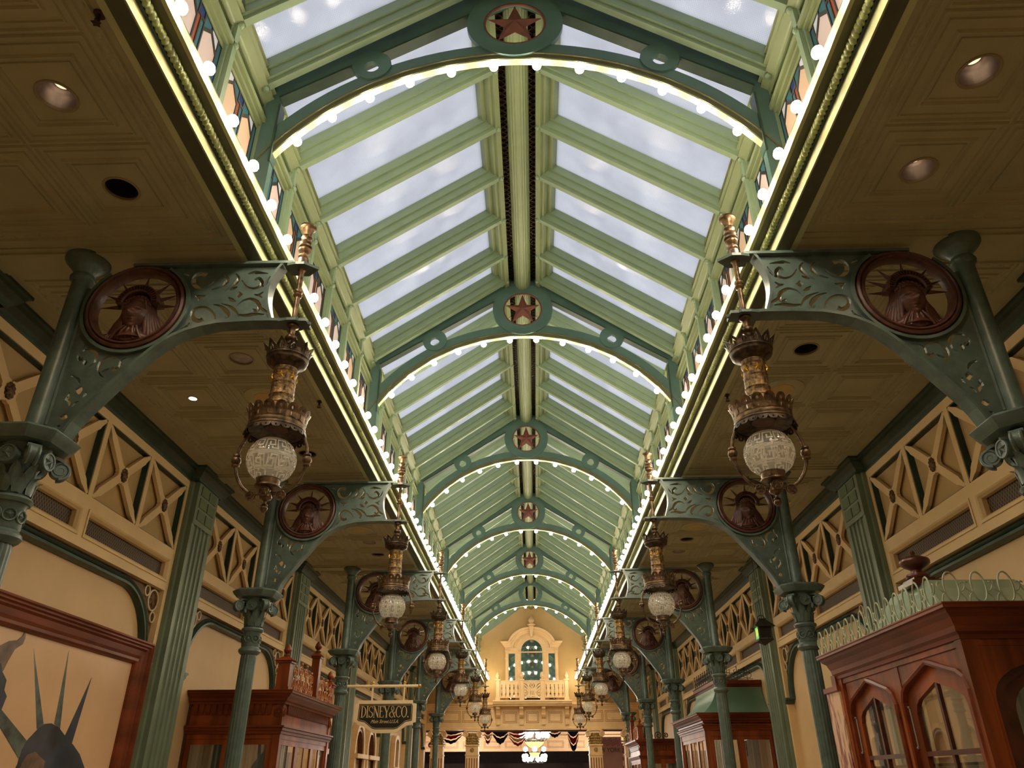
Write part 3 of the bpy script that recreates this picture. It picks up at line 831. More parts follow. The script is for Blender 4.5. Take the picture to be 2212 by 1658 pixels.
for s in (-1, 1):
    for k in (1, 2, 3):
        y = 2.33+LB*k
        o = empty('ceiling_speaker', (s*2.86, y, ZC))
        MB().lathe([(0, .24), (-.012, .235), (-.02, .20), (-.016, .17), (-.012, .0)], n=40).build('cover_plate', CEIL, o, smooth=40)
        MB().lathe([(-.013, .13), (-.021, .125), (-.021, 0)], n=32).build('inner_disc', OCHRE, o)
        tag(o, 'round cream speaker cover in the %s aisle ceiling, %s bay from the viewer' % (SIDE[s], ['', 'first', 'second', 'third'][k]), 'ceiling speaker', 'round ceiling speaker covers')
    for i, y in enumerate((2.64, 7.46)):
        o = empty('fire_sprinkler', (s*2.29, y, ZC))
        MB().lathe([(0, .035), (-.008, .033), (-.012, .012), (-.045, .010), (-.05, .016)], n=12).build('body', SPRK, o, smooth=50)
        d = MB().lathe([(-.075, .024), (-.078, .024)], n=10, rf=lambda a, z: 1+.25*cos(a*5)); d.tube([(.012, 0, -.045), (.016, 0, -.06), (.003, 0, -.075)], .003, 5); d.tube([(-.012, 0, -.045), (-.016, 0, -.06), (-.003, 0, -.075)], .003, 5)
        d.build('deflector', SPRK, o)
        if s > 0 and i == 0: continue
        tag(o, 'small brown fire sprinkler on the %s ceiling, %s' % (SIDE[s], 'at the top left corner' if i == 0 else 'beside the cornice behind the lamp'), 'sprinkler', 'ceiling fire sprinklers')
for o in [x for x in bpy.data.objects if x.name.startswith('fire_sprinkler') and 'label' not in x]:
    for c in list(o.children): bpy.data.objects.remove(c)
    bpy.data.objects.remove(o)
o = empty('spotlight', (-3.69, 7.34, ZC))
MB().lathe([(0, .065), (-.008, .062), (-.004, .045), (.03, .042)], n=24, cap=False).build('trim_ring', TRIMR, o, smooth=40)
MB().lathe([(-.004, .042), (-.010, .0)], n=20).build('lens', SPOTL, o)
tag(o, 'small lit white spotlight in the left aisle ceiling', 'spotlight')

# ------------------------------------------------------------ columns
def bell(a, z):
    return 1+.05*cos(a*8)
def column():
    c = empty('iron_column', (0, 0, 0))
    fl = lambda a, z: 1-.085*(.5+.5*cos(a*16))**1.5
    MB().lathe([(0, .17), (.12, .17), (.14, .15), (.2, .14), (.22, .115)], n=32).build('base', IRON, c, smooth=40)
    MB().lathe([(.22, .104), (2.98, .098), (3.02, .094)], n=64, rf=fl).build('fluted_shaft', IRON, c, smooth=60)
    MB().lathe([(3.02, .098), (3.04, .125), (3.06, .138), (3.085, .135), (3.10, .118), (3.115, .108), (3.13, .112), (3.28, .108), (3.295, .115), (3.30, .128), (3.325, .14), (3.34, .132), (3.35, .112), (3.36, .104)], n=32).build('collar', IRON, c, smooth=35)
    b = MB()
    for k in range(8):
        a = 2*pi*k/8
        ff = lambda p, q, d, a=a: ((.112+d)*cos(a)-p*sin(a), (.112+d)*sin(a)+p*cos(a), 3.205+q)
        b.torus((0, 0, 0), .042, .007, 16, 5, ff)
        star_solid(b, (0, 0), .034, .016, .012, ff)
    b.build('collar_medallion', IRON, c, smooth=40)
    MB().lathe([(3.36, .100), (3.45, .098), (3.55, .105), (3.64, .13), (3.70, .17), (3.71, .17)], n=48, rf=bell).build('bell', IRON, c, smooth=50)
    L = MB()
    for row, (z0, h, r0, r1, off) in enumerate(((3.36, .14, .104, .135, 0), (3.40, .19, .10, .155, pi/8))):
        for k in range(8):
            a = 2*pi*k/8+off
            rows = []
            for i in range(7):
                t = i/6; w = .042*sin(pi*(.25+.75*t))**.7*(1+.18*sin(t*19)) if t < 1 else .008
                rr = r0+(r1-r0)*t**2.2+(.012 if i == 6 else 0); z = z0+h*(t-.12*max(0, t-.8)*5*t)
                rows.append((w, rr+.006, z))
            vs = []
            for w, rr, z in rows:
                for q in (-1, -.5, 0, .5, 1):
                    p = w*q; d = rr+.012*(1-abs(q))-(0.006 if abs(q) == .5 else 0)
                    vs.append((d*cos(a)-p*sin(a), d*sin(a)+p*cos(a), z))
            fs = [(i*5+j, i*5+j+1, (i+1)*5+j+1, (i+1)*5+j) for i in range(6) for j in range(4)]
            L.add(vs, fs)
    L.build('acanthus_leaves', IRON, c, smooth=70)
    # volutes on the diagonals
    for k in range(4):
        a = pi/4+k*pi/2
        v = MB()
        ff = lambda p, q, d, a=a: ((.235+p)*cos(a)-d*sin(a), (.235+p)*sin(a)+d*cos(a), 3.605+q)
        for dd in (-1, 1):
            pts = []
            for i in range(34):
                t = i/33; th = -pi*.5+t*3.6*pi; rr = .068*(1-t*.86)
                pts.append(ff(rr*cos(th), rr*sin(th), dd*.03*(1-.1*t)))
            v.tube(pts, [.015*(1-i/45) for i in range(34)], 6)
        v.plate([circ(0, 0, .062, 24)], -.03, .03, ff)
        v.sweep([(-.012, -.045), (.012, -.045), (.012, .045), (-.012, .045)], [lambda w, q, t=t, a=a: ff(-.14+.15*t, .06+.02*sin(pi*t)+w, q) for t in [i/6 for i in range(7)]], close=True)
        v.build('volute', IRON, c, smooth=45)
    for k in range(4):
        a = k*pi/2
        v = MB(); ff = lambda p, q, d, a=a: ((.185+d)*cos(a)-p*sin(a), (.185+d)*sin(a)+p*cos(a), 3.61+q)
        v.plate([circ(0, 0, .066, 24)], -.05, 0, ff); v.torus((0, 0, 0), .06, .009, 24, 6, ff)
        star_solid(v, (0, 0), .052, .021, .022, ff)
        v.build('star_boss', IRON, c, smooth=30)
    ab = MB()
    def octo(h, ch): return [(h, -h+ch), (h, h-ch), (h-ch, h), (-h+ch, h), (-h, h-ch), (-h, -h+ch), (-h+ch, -h), (h-ch, -h)]
    lv = [(3.705, .19, .10), (3.715, .235, .12), (3.735, .25, .12), (3.755, .27, .13), (3.785, .285, .13), (3.80, .275, .13), (3.81, .26, .12)]
    vs = []
    for z, h, ch in lv: vs += [(x, y, z) for x, y in octo(h, ch)]
    fs = [(i*8+j, i*8+(j+1) % 8, (i+1)*8+(j+1) % 8, (i+1)*8+j) for i in range(len(lv)-1) for j in range(8)]+[tuple(range(8))[::-1], tuple((len(lv)-1)*8+j for j in range(8))]
    ab.add(vs, fs).build('abacus', IRON, c, smooth=25)
    MB().lathe([(3.80, .10), (3.83, .088), (3.85, .072), (5.16, .072), (5.175, .092), (5.20, .098), (5.22, .088), (5.235, .078), (5.26, .088), (5.30, .12), (5.335, .155), (5.355, .17), (5.38, .172), (5.4, .165)], n=32).build('upper_pole', IRON, c, smooth=40)
    return c
COLU = 3.52
c0 = column()
cl = {(-1, 0): 'green cast-iron column at the left edge of the picture, nearest on the left', (1, 0): 'green cast-iron column cut off by the right edge of the picture',
      (-1, 1): 'fluted green column in front of the left mahogany cabinet', (1, 1): 'fluted green column beside the large mahogany display cabinet on the right',
      (-1, 2): 'fluted green column holding the hanging shop sign', (1, 2): 'fluted green column in front of the right cabinet with the concave green roof',
      (-1, 3): 'green column on the left, just right of the hanging shop sign', (1, 3): 'green column on the right, fourth from the viewer',
      (-1, 4): 'green column on the left, fifth from the viewer', (1, 4): 'green column on the right, fifth from the viewer',
      (-1, 5): 'last green column on the left before the end balcony', (1, 5): 'last green column on the right before the end balcony'}
first = True
for s in (-1, 1):
    for k in range(6):
        o = c0 if first else copy_tree(c0)
        first = False
        o.location = (s*COLU, YK[k], 0)
        tag(o, cl[(s, k)], 'column', 'green cast-iron columns')

# ------------------------------------------------------------ pierced brackets with crowned head medallions
STROKES = [[[[2.701,5.226],[2.676,5.23],[2.645,5.208]],[0.0037,0.011,0.0037]],[[[2.504,5.213],[2.542,5.227],[2.586,5.215],[2.603,5.167],[2.583,5.116],[2.535,5.086],[2.484,5.097],[2.445,5.131],[2.427,5.176]],[0.0196,0.016,0.0025]],[[[2.369,5.222],[2.328,5.176],[2.332,5.137],[2.373,5.095],[2.44,5.068]],[0.0037,0.0172,0.0049]],[[[2.27,5.223],[2.24,5.182],[2.249,5.135],[2.287,5.093],[2.327,5.057]],[0.0037,0.016,0.0037]],[[[2.1,5.152],[2.075,5.174],[2.043,5.138],[2.052,5.094],[2.101,5.073],[2.163,5.096],[2.209,5.158]],[0.011,0.0135,0.0025]],[[[1.982,5.192],[2.0,5.137],[2.037,5.082]],[0.0025,0.0123,0.0037]],[[[2.17,5.218],[2.113,5.231],[2.005,5.217]],[0.0025,0.016,0.0025]],[[[2.295,5.065],[2.268,5.075],[2.235,5.092]],[0.0037,0.0135,0.0037]],[[[2.289,4.994],[2.259,4.967],[2.223,4.951]],[0.0037,0.0147,0.0037]],[[[2.085,5.016],[2.052,5.009],[2.017,5.039]],[0.0037,0.011,0.0037]],[[[2.052,5.009],[2.015,4.98]],[0.0086,0.0074,0.0025]],[[[2.081,4.871],[2.043,4.858],[2.025,4.891],[2.05,4.942],[2.111,4.973],[2.172,4.953],[2.212,4.9]],[0.011,0.0147,0.0025]],[[[2.189,4.828],[2.124,4.817],[2.049,4.828],[1.978,4.823]],[0.0037,0.0172,0.0037]],[[[2.025,4.903],[1.99,4.864],[1.935,4.84]],[0.0037,0.0123,0.0025]],[[[2.4,4.927],[2.339,4.91],[2.286,4.866],[2.259,4.825],[2.28,4.795]],[0.0025,0.0172,0.011]],[[[2.337,4.933],[2.268,4.909],[2.208,4.862],[2.176,4.808]],[0.0025,0.0123,0.0025]],[[[2.454,4.791],[2.486,4.774],[2.533,4.801],[2.551,4.854],[2.529,4.89],[2.473,4.901],[2.417,4.878],[2.372,4.832],[2.355,4.786]],[0.0172,0.0135,0.0037]],[[[2.612,4.702],[2.572,4.722],[2.554,4.76]],[0.0025,0.011,0.0037]],[[[2.56,5.016],[2.525,5.004],[2.475,5.014]],[0.0037,0.016,0.0037]],[[[2.525,5.004],[2.523,4.961]],[0.0123,0.0086,0.0037]],[[[3.326,4.57],[3.33,4.52],[3.353,4.484],[3.34,4.446],[3.309,4.448]],[0.0034,0.0136,0.0169]],[[[3.327,4.525],[3.286,4.532],[3.235,4.506],[3.208,4.458],[3.215,4.414],[3.249,4.381]],[0.0034,0.0186,0.0025]],[[[2.981,4.449],[3.013,4.425],[3.012,4.376],[3.044,4.351],[3.074,4.365]],[0.0034,0.0152,0.0186]],[[[3.018,4.435],[3.071,4.459],[3.127,4.457],[3.163,4.418],[3.171,4.36],[3.145,4.311],[3.109,4.285]],[0.0034,0.0186,0.0025]],[[[3.294,4.445],[3.286,4.416],[3.282,4.391]],[0.0068,0.022,0.0034]],[[[3.139,4.335],[3.111,4.344],[3.086,4.363]],[0.0025,0.0136,0.0034]],[[[3.361,4.303],[3.319,4.291],[3.287,4.252],[3.278,4.223]],[0.0085,0.0152,0.0025]],[[[3.287,4.204],[3.266,4.176],[3.26,4.143]],[0.0254,0.0305,0.0051]],[[[3.336,4.163],[3.335,4.121],[3.35,4.098]],[0.0034,0.0186,0.0051]],[[[3.342,4.101],[3.315,4.079],[3.306,4.046]],[0.0042,0.0169,0.0025]],[[[3.217,4.166],[3.212,4.142],[3.226,4.119]],[0.0034,0.0136,0.0025]],[[[3.285,4.041],[3.268,4.073],[3.244,4.087]],[0.0034,0.011,0.0025]],[[[3.323,3.987],[3.323,3.96],[3.329,3.938]],[0.0068,0.0356,0.0102]],[[[3.343,3.891],[3.338,3.877]],[0.0136,0.0169,0.0085]]]
MC = (3.005, 4.905)
def bracket_plate():
    a0 = math.atan2(4.99-MC[1], 3.45-MC[0])
    out = [(3.452, 3.80)]+[(3.452, 4.3), (3.452, 4.70)]
    out += [(MC[0]+.445*cos(a), MC[1]+.40*sin(a)) for a in [radians(12+ (92-12)*i/12) for i in range(13)]]
    out += [(2.90, 5.295), (2.5, 5.295), (1.885, 5.29), (1.925, 5.22), (1.955, 5.14), (1.968, 5.04), (1.962, 4.94), (1.935, 4.84), (1.90, 4.745)]
    low = [(1.90, 4.745), (2.075, 4.745), (2.318, 4.732), (2.44, 4.705), (2.551, 4.668), (2.64, 4.62), (2.715, 4.565), (2.79, 4.49), (2.86, 4.41), (2.93, 4.315), (2.998, 4.235), (3.06, 4.15), (3.127, 4.06), (3.18, 3.985), (3.226, 3.905), (3.27, 3.80)]
    out += low[1:]
    holes = [circ(MC[0], MC[1], .345, 48)]
    def area(P): return sum(P[j][0]*P[(j+1) % len(P)][1]-P[(j+1) % len(P)][0]*P[j][1] for j in range(len(P)))
    used = []
    for P, w in STROKES:
        k_ = 2.3 if min(p[0] for p in P) < 2.75 else 1.8
        q = stroke([tuple(p) for p in P], [w_*k_ for w_ in w], 3)
        if area(q) < 0: q = q[::-1]
        holes.append(q)
    holes.append([(2.237, 5.013), (2.205, 4.981), (2.176, 5.018), (2.214, 5.05)])
    o2 = out if area(out) > 0 else out[::-1]
    hs = [h[::-1] if area(h) > 0 else h for h in holes]
    return o2, hs, low
def head(mb):
    # crowned head in medallion coordinates (a across, b up), d towards the viewer negative
    cx, cz = .012, -.045
    n, m = 40, 36; vs = []
    for i in range(m+1):
        v = i/m; zz = cz+.115-.24*v          # top to chin
        prof = sin(pi*min(1, v*1.06+.02))**.55 if v < .5 else sin(pi*min(.985, .5+(v-.5)*.86))**.62
        w = .088*prof*(1-.22*max(0, v-.6)/.4); dp = .080*prof
        for j in range(n):
            th = 2*pi*j/n-pi; x = w*sin(th); y = -dp*cos(th)
            if abs(th) < pi/2:
                g = lambda a, s: math.exp(-(a/s)**2)
                xx = x
                y -= .034*g(xx, .013)*g(v-.60, .09)*(1 if v < .66 else max(0, 1-(v-.66)/.03))   # nose
                y -= .008*g(v-.43, .035)*g(abs(xx)-.035, .03)                                  # brow
                y += .014*(g(xx-.036, .016)+g(xx+.036, .016))*g(v-.50, .03)                    # eye sockets
                y -= .006*(g(xx-.036, .010)+g(xx+.036, .010))*g(v-.505, .014)                  # eyelids
                y -= .010*g(xx, .024)*(g(v-.755, .014)+g(v-.795, .014)); y += .005*g(xx, .028)*g(v-.775, .006)   # lips
                y -= .012*g(xx, .022)*g(v-.92, .05)                                            # chin
            vs.append((cx+x, y, zz))
    fs = [(i*n+j, i*n+(j+1) % n, (i+1)*n+(j+1) % n, (i+1)*n+j) for i in range(m) for j in range(n)]
    fs += [tuple(range(n)), tuple(m*n+j for j in range(n))[::-1]]
    mb.add(vs, fs)
def medallion_parts(par, org, s, ctr):
    def tr(mb, big=False):
        vs = []
        for x, y, z in mb.v:
            if big:
                x, z = .012+(x-.012)*big, -.02+(z+.02)*big; y *= 1.1
                r = sqrt(x*x+z*z)
                if r > .325: x *= .325/r; z *= .325/r
            vs.append((x+ctr[0], y, z+ctr[1]))
        return MB().add(vs, mb.f)
    # frame
    r = MB(); prof = [(.318, -.03), (.33, -.055), (.345, -.06), (.352, -.045), (.368, -.06), (.385, -.05), (.392, -.02), (.392, .02), (.385, .05), (.345, .06), (.318, .03)]
    fr = [(lambda a, b, t=t: (a*cos(t), b, a*sin(t))) for t in [2*pi*i/56 for i in range(56)]]
    r.sweep(prof, fr, close=True, cp=True)
    tr(r).build('medallion_frame', REDB, par, org, smooth=35)
    h = MB(); head(h); h.v = [(.012+(v[0]-.012)*1.1, v[1]*1.15, v[2]*1.06-.008) for v in h.v]
    H = tr(h, 1.16).build('crowned_head', REDB, par, org, smooth=60)
    k = MB(); k.lathe([(-.29, .12), (-.24, .085), (-.2, .056), (-.15, .048), (-.11, .05)], (.014, .01, 0), n=20, rf=None)
    k.v = [(v[0], v[1]*.8, v[2]) for v in k.v]
    # shoulders and draped folds
    sh = []
    for i in range(9):
        t = i/8; zz = -.325+.15*t; ww = min(.185*(1-t)**.9+.045, sqrt(max(.0001, .325**2-zz**2))); sh.append((zz, ww))
    k.sweep([(cos(a), sin(a)) for a in [2*pi*j/20 for j in range(20)]], [lambda a, b, zz=zz, ww=ww: (.0+ww*a, .055*b*(1 if b < 0 else .6), zz) for zz, ww in sh], close=True)
    for i in range(5):
        x = -.09+.045*i; k.tube([(x*.5+.01, -.045, -.18), (x*.9, -.058, -.24), (x*1.3, -.05, -.305)], [.010, .013, .010], 6)
    tr(k).build('neck_and_drape', REDB, par, org, smooth=60)
    hr = MB()
    for e in (-1, 1):
        for i in range(6):
            x0 = .012+e*(.060+.006*i); 
            hr.tube([(x0, -.035+.012*i, .045), (x0+e*.018, -.03+.012*i, -.04), (x0+e*(.022+.008*i), -.02+.01*i, -.12), (x0+e*(.03+.014*i), -.01+.01*i, -.2), (x0+e*(.035+.02*i), 0, -.265+.006*i)],
                    [.018, .021, .019+.002*(i % 2), .018, .012], 7)
    for i in range(9):
        a = radians(15+150*i/8); hr.ball((.012+.088*cos(a), -.035, .0+.075*sin(a)), .019, 8, 6, (1, 1, .9))
    hr.ball((.012, .0, .025), .096, 18, 12, (1, .62, .95))
    tr(hr, 1.10).build('hair', REDB, par, org, smooth=60)
    c = MB()
    fr = [(lambda a, b, t=t: (.015+a*cos(t), b, .015+a*sin(t))) for t in [radians(2+176*i/28) for i in range(29)]]
    c.sweep([(.098, -.055), (.108, -.064), (.112, -.05), (.138, -.05), (.142, -.06), (.152, -.055), (.152, .05), (.098, .05)], fr, close=True)
    for i in range(19):
        t = radians(8+164*i/18); c.bar((.015+.110*cos(t), -.055, .015+.110*sin(t)), (.015+.140*cos(t), -.055, .015+.140*sin(t)), .008, .016, (0, 1, 0))
    cc = tr(c, 1.12).build('crown_band', REDB, par, org, smooth=30)
    for tx, tz in ((-.29, .010), (-.262, .125), (-.165, .232), (.028, .30), (.208, .225), (.29, .12), (.315, .015)):
        tx *= 1.07; tz *= 1.07; l = sqrt((tx-.015)**2+(tz-.02)**2); ux, uz = (tx-.015)/l, (tz-.02)/l; b0 = (.012+ux*.160, .02+uz*.158)
        m = MB(); w = .021
        m.add([(b0[0]-uz*w, 0, b0[1]+ux*w), (b0[0]+uz*w, 0, b0[1]-ux*w), (b0[0], -.03, b0[1]), (b0[0], .03, b0[1]), (tx, 0, tz)],
              [(0, 2, 4), (2, 1, 4), (1, 3, 4), (3, 0, 4), (0, 3, 1, 2)])
        tr(m).build('crown_ray', REDB, par, org)
def bracket(s):
    par = empty('pierced_bracket', (s*3.45, 0, 3.81)); org = par.location.copy()
    o2, hs, low = bracket_plate()
    p = MB().plate([o2]+hs, -.012, .012, fy)
    p.build('scroll_plate', TEAL if False else IRON, par, org, flip=s)
    f = MB()
    fr = []
    L2 = [(1.62, 4.735)]+low
    for i, q in enumerate(L2):
        a = L2[max(0, i-1)]; b = L2[min(len(L2)-1, i+1)]; l = sqrt((b[0]-a[0])**2+(b[1]-a[1])**2); nn = ((b[1]-a[1])/l, -(b[0]-a[0])/l)
        fr.append(lambda d, y, q=q, nn=nn: (q[0]+nn[0]*d, y, q[1]+nn[1]*d))
    f.sweep([(-.012, -.065), (.012, -.065), (.012, .065), (-.012, .065)], fr, close=True)
    f.build('lower_flange', IRON, par, org, flip=s)
    f = MB().box((1.80, -.06, 5.285), (3.1, .06, 5.31)); f.build('top_flange', IRON, par, org, flip=s)
    f = MB(); arcp = [(1.885, 5.29), (1.925, 5.22), (1.955, 5.14), (1.968, 5.04), (1.962, 4.94), (1.935, 4.84), (1.90, 4.745)]
    arcp = smoothpts(arcp, 3); fr = []
    for i, q in enumerate(arcp):
        a = arcp[max(0, i-1)]; b = arcp[min(len(arcp)-1, i+1)]; l = sqrt((b[0]-a[0])**2+(b[1]-a[1])**2); nn = ((b[1]-a[1])/l, -(b[0]-a[0])/l)
        fr.append(lambda d, y, q=q, nn=nn: (q[0]+nn[0]*d, y, q[1]+nn[1]*d))
    f.sweep([(-.010, -.055), (.010, -.055), (.010, .055), (-.010, .055)], fr, close=True)
    f.build('end_flange', IRON, par, org, flip=s, smooth=30)
    f = MB().sweep([(.40, -.045), (.425, -.045), (.425, .045), (.40, .045)], [(lambda a, b, t=t: (MC[0]+a*cos(t), b, MC[1]+a*sin(t))) for t in [radians(120+290*i/40) for i in range(41)]], close=True)
    f.build('ring_flange', IRON, par, org, flip=s, smooth=30)
    for z, w in ((5.265, .085), (4.737, .08)):
        m = MB().plate([[(1.84, -w*.8), (1.84, w*.8), (1.77, w), (1.70, w), (1.60, 0), (1.70, -w), (1.77, -w)]], z-.012, z+.012, lambda a, b, d: (a, b, d))
        m.build('rod_seat', IRON, par, org, flip=s)
    m = MB().tube([(3.44, -.0, 3.9), (3.44, 0, 5.1)], .02, 8); m.build('pole_strap', IRON, par, org, flip=s)
    medallion_parts(par, org, s, (s*MC[0], MC[1]))
    return par
bl = {(-1, 0): 'large pierced iron bracket with crowned head medallion, at upper left, nearest', (1, 0): 'large pierced iron bracket with crowned head medallion, at upper right, nearest'}
ordn = ['first', 'second', 'third', 'fourth', 'fifth', 'last']
for s in (-1, 1):
    b0 = bracket(s)
    for k in range(6):
        o = b0 if k == 0 else copy_tree(b0)
        o.location = (s*3.45, YK[k], 3.81)
        tag(o, bl.get((s, k), 'pierced green bracket with crowned head medallion, %s along the %s row of columns' % (ordn[k], SIDE[s])), 'bracket', 'pierced brackets with crowned head medallions')
# ------------------------------------------------------------ pendant lamps
def petals(mb, n, rf, z0, z1, kind):
    for i in range(n):
        ac = 2*pi*i/n; aw = pi/n
        def fn(a, b, d, ac=ac):
            z = z0+(z1-z0)*b; r = rf(b)+d; t = ac+a*aw; return (r*cos(t), r*sin(t), z)
        if kind == 'point':
            out = [(-1, 0), (1, 0), (1.02, .45), (.55, .72), (0, 1), (-.55, .72), (-1.02, .45)]; hole = [(-.42, .22), (.42, .22), (.42, .45), (0, .74), (-.42, .45)]
            mb.plate([out, hole[::-1]], 0, .006, fn)
            mb.plate([[(-.16, .14), (.16, .14), (.16, .5), (0, .6), (-.16, .5)]], -.004, .004, fn)
        else:
            out = [(-1, 0), (1, 0), (1, .45), (.98, .62), (.80, .84), (.42, .97), (0, 1), (-.42, .97), (-.80, .84), (-.98, .62), (-1, .45)]
            mb.plate([out, [(-.14, .14), (.14, .14), (.14, .42), (-.14, .42)][::-1], [(.24*cos(t), .68+.12*sin(t)) for t in [2*pi*j/8 for j in range(8)]][::-1]], 0, .006, fn)
def pendant():
    o = empty('pendant_lamp', (0, 0, 3.21)); g = (0, 0, 3.21)
    rod = MB().lathe([(5.735, 0), (5.73, .012), (5.715, .016), (5.705, .008), (5.70, .05), (5.695, .068), (5.68, .066), (5.67, .05), (5.64, .042), (5.60, .03), (5.595, .04), (5.575, .046), (5.56, .03), (5.55, .028), (5.54, .044), (5.52, .05), (5.505, .038), (5.495, .05), (5.475, .056), (5.46, .04), (5.455, .052), (5.435, .05), (5.42, .03), (5.40, .026), (5.39, .044), (5.38, .046), (5.365, .034), (5.355, .044), (5.29, .047), (5.28, .03), (5.25, .034), (5.24, .022), (5.06, .020), (5.05, .034), (5.035, .036), (5.02, .024), (5.005, .036), (4.99, .03), (4.985, .020), (4.78, .020), (4.765, .034), (4.745, .036)][::-1], n=16)
    rod.build('turned_rod', BRZ, o, g, smooth=50)
    MB().lathe([(4.74, .03), (4.725, .046), (4.705, .046), (4.69, .026), (4.65, .022), (4.635, .022), (4.62, .042), (4.60, .048), (4.585, .042), (4.575, .026), (4.555, .03), (4.54, .05), (4.535, .02), (4.40, .02)][::-1], n=18).build('lower_knob', BRZ, o, g, smooth=50)
    m = MB(); petals(m, 12, lambda b: .148+.040*b*b, 4.415, 4.515, 'point'); m.build('upper_crown', BRZD, o, g)
    MB().lathe([(4.33, .088), (4.345, .10), (4.36, .125), (4.375, .146), (4.39, .150), (4.405, .150), (4.415, .158), (4.425, .155), (4.43, .14), (4.43, .0)], n=32).build('upper_dish', BRZD, o, g, smooth=40)
    cyl = MB().lathe([(4.02, .087), (4.03, .093), (4.04, .087), (4.09, .086), (4.10, .092), (4.112, .087), (4.19, .085), (4.20, .089), (4.21, .085), (4.285, .085), (4.295, .092), (4.305, .086), (4.335, .088)], n=32).build('embossed_cylinder', BRASS, o, g, smooth=40)
    for k in range(6):
        a = pi/6+k*pi/3; m = MB(); ff = lambda p, q, d, a=a: ((.087+d)*cos(a)-p*sin(a), (.087+d)*sin(a)+p*cos(a), 4.25+q)
        star_solid(m, (0, 0), .036, .015, .012, ff); m.build('gilt_star', GOLD, cyl, g)
    m = MB(); petals(m, 16, lambda b: .195+.028*b*b, 3.865, 3.975, 'round'); m.build('lower_crown', BRZ, o, g)
    MB().lathe([(3.81, .202), (3.82, .208), (3.835, .20), (3.85, .203), (3.865, .199), (3.87, .19), (3.875, .14), (3.95, .10), (4.03, .09)], n=40, cap=False).build('shade_band', BRZ, o, g, smooth=35)
    m = MB(); m.lathe([(3.855, .0), (3.855, .07), (3.84, .10), (3.81, .19)], n=32, cap=False)
    N = 20
    for i in range(N):
        ac = 2*pi*i/N
        fn = lambda a, b, d, ac=ac: ((.206+.012*b+d)*cos(ac+a*pi/N), (.206+.012*b+d)*sin(ac+a*pi/N), 3.812-.042*b)
        m.plate([[(-1, 0), (1, 0), (.95, .5), (.6, .9), (0, 1), (-.6, .9), (-.95, .5)], circ(0, .55, .2, 6)[::-1]], 0, .004, fn)
    m.build('scalloped_shade', BRZD, o, g)
    MB().lathe([(3.838, .0), (3.836, .082), (3.842, .085)], n=28).build('heat_disc', REDB, o, g)
    RG = .170; ZG = 3.60
    gl = MB(); prof = [(ZG+RG*sin(t), RG*cos(t)) for t in [radians(-62+132*i/22) for i in range(23)]]
    n = 36; vs = []
    for z, r in prof:
        for k in range(n): vs.append((r*cos(2*pi*k/n), r*sin(2*pi*k/n), z))
    fs = [(i*n+k, i*n+(k+1) % n, (i+1)*n+(k+1) % n, (i+1)*n+k) for i in range(len(prof)-1) for k in range(n)]
    gb = gl.add(vs, fs).build('glass_globe', GLOBEG, o, g, smooth=80)
    e = MB(); RE = RG+.0012
    def patch(a0, a1, z0, z1):
        q = max(1, int(abs(a1-a0)/.12)+0); vs = []
        for i in range(q+1):
            t = a0+(a1-a0)*i/q
            for z in (z0, z1):
                r = sqrt(max(0, RE*RE-(z-ZG)**2)); vs.append((r*cos(t), r*sin(t), z))
        e.add(vs, [(2*i, 2*i+2, 2*i+3, 2*i+1) for i in range(q)])
    NC = 12; W_ = 2*pi/NC; lw = .0112
    for band in (1, -1):
        Z = lambda q: ZG+band*(.016+q*.076) + (.012 if band > 0 else -.002)
        for i in range(NC):
            a = i*W_; al = lw/RG
            def vseg(x, q0, q1): patch(a+x*W_-al/2, a+x*W_+al/2, min(Z(q0), Z(q1))-lw/2, max(Z(q0), Z(q1))+lw/2)
            def hseg(q, x0, x1): patch(a+x0*W_-al/2, a+x1*W_+al/2, Z(q)-lw/2, Z(q)+lw/2)
            vseg(.05, 0, 1); hseg(1, .05, .80); vseg(.80, .36, 1); hseg(.36, .40, .80); vseg(.40, .36, .68); hseg(0, .05-1+.95, .05); hseg(0, .05, 1.05) if False else None
            hseg(0, .62, 1.05); vseg(.62, 0, .12)
    for z in (ZG+.118, ZG+.128, ZG+.012, ZG+.003, ZG-.006, ZG-.108): patch(0, 2*pi, z-.0025, z+.0025)
    e.build('etched_key_pattern', ETCH, gb, g)
    MB().lathe([(3.47, .016), (3.50, .018), (3.53, .026), (3.56, .024), (3.60, .010), (3.62, .0)], n=12).build('flame_bulb', FLAME, o, g, smooth=60)
    MB().lathe([(3.435, .03), (3.44, .014), (3.47, .014)], n=10).build('burner', BRZD, o, g)
    MB().lathe([(3.36, .024), (3.385, .028), (3.395, .075), (3.40, .088), (3.41, .086), (3.415, .078), (3.45, .080), (3.456, .086), (3.46, .080), (3.455, .070), (3.42, .06)], n=32).build('globe_cup', BRZ, o, g, smooth=40)
    for s_ in (-1, 1):
        pts = [(s_*.185, 0, 3.815), (s_*.215, 0, 3.76), (s_*.238, 0, 3.70), (s_*.25, 0, 3.63), (s_*.25, 0, 3.57), (s_*.238, 0, 3.51), (s_*.212, 0, 3.45), (s_*.175, 0, 3.40), (s_*.13, 0, 3.365), (s_*.085, 0, 3.35), (s_*.04, 0, 3.355)]
        arm = MB().tube(smoothpts(pts, 3), .0115, 8).build('ring_arm', BRZ, o, g, smooth=60)
        MB().lathe([(-.05, .014), (-.045, .026), (-.032, .028), (-.026, .018), (-.018, .03), (-.006, .034), (.006, .034), (.018, .03), (.026, .018), (.032, .028), (.045, .026), (.05, .014)], (s_*.251, 0, 3.60), n=12).build('arm_knuckle', BRZ, arm, g, smooth=50)
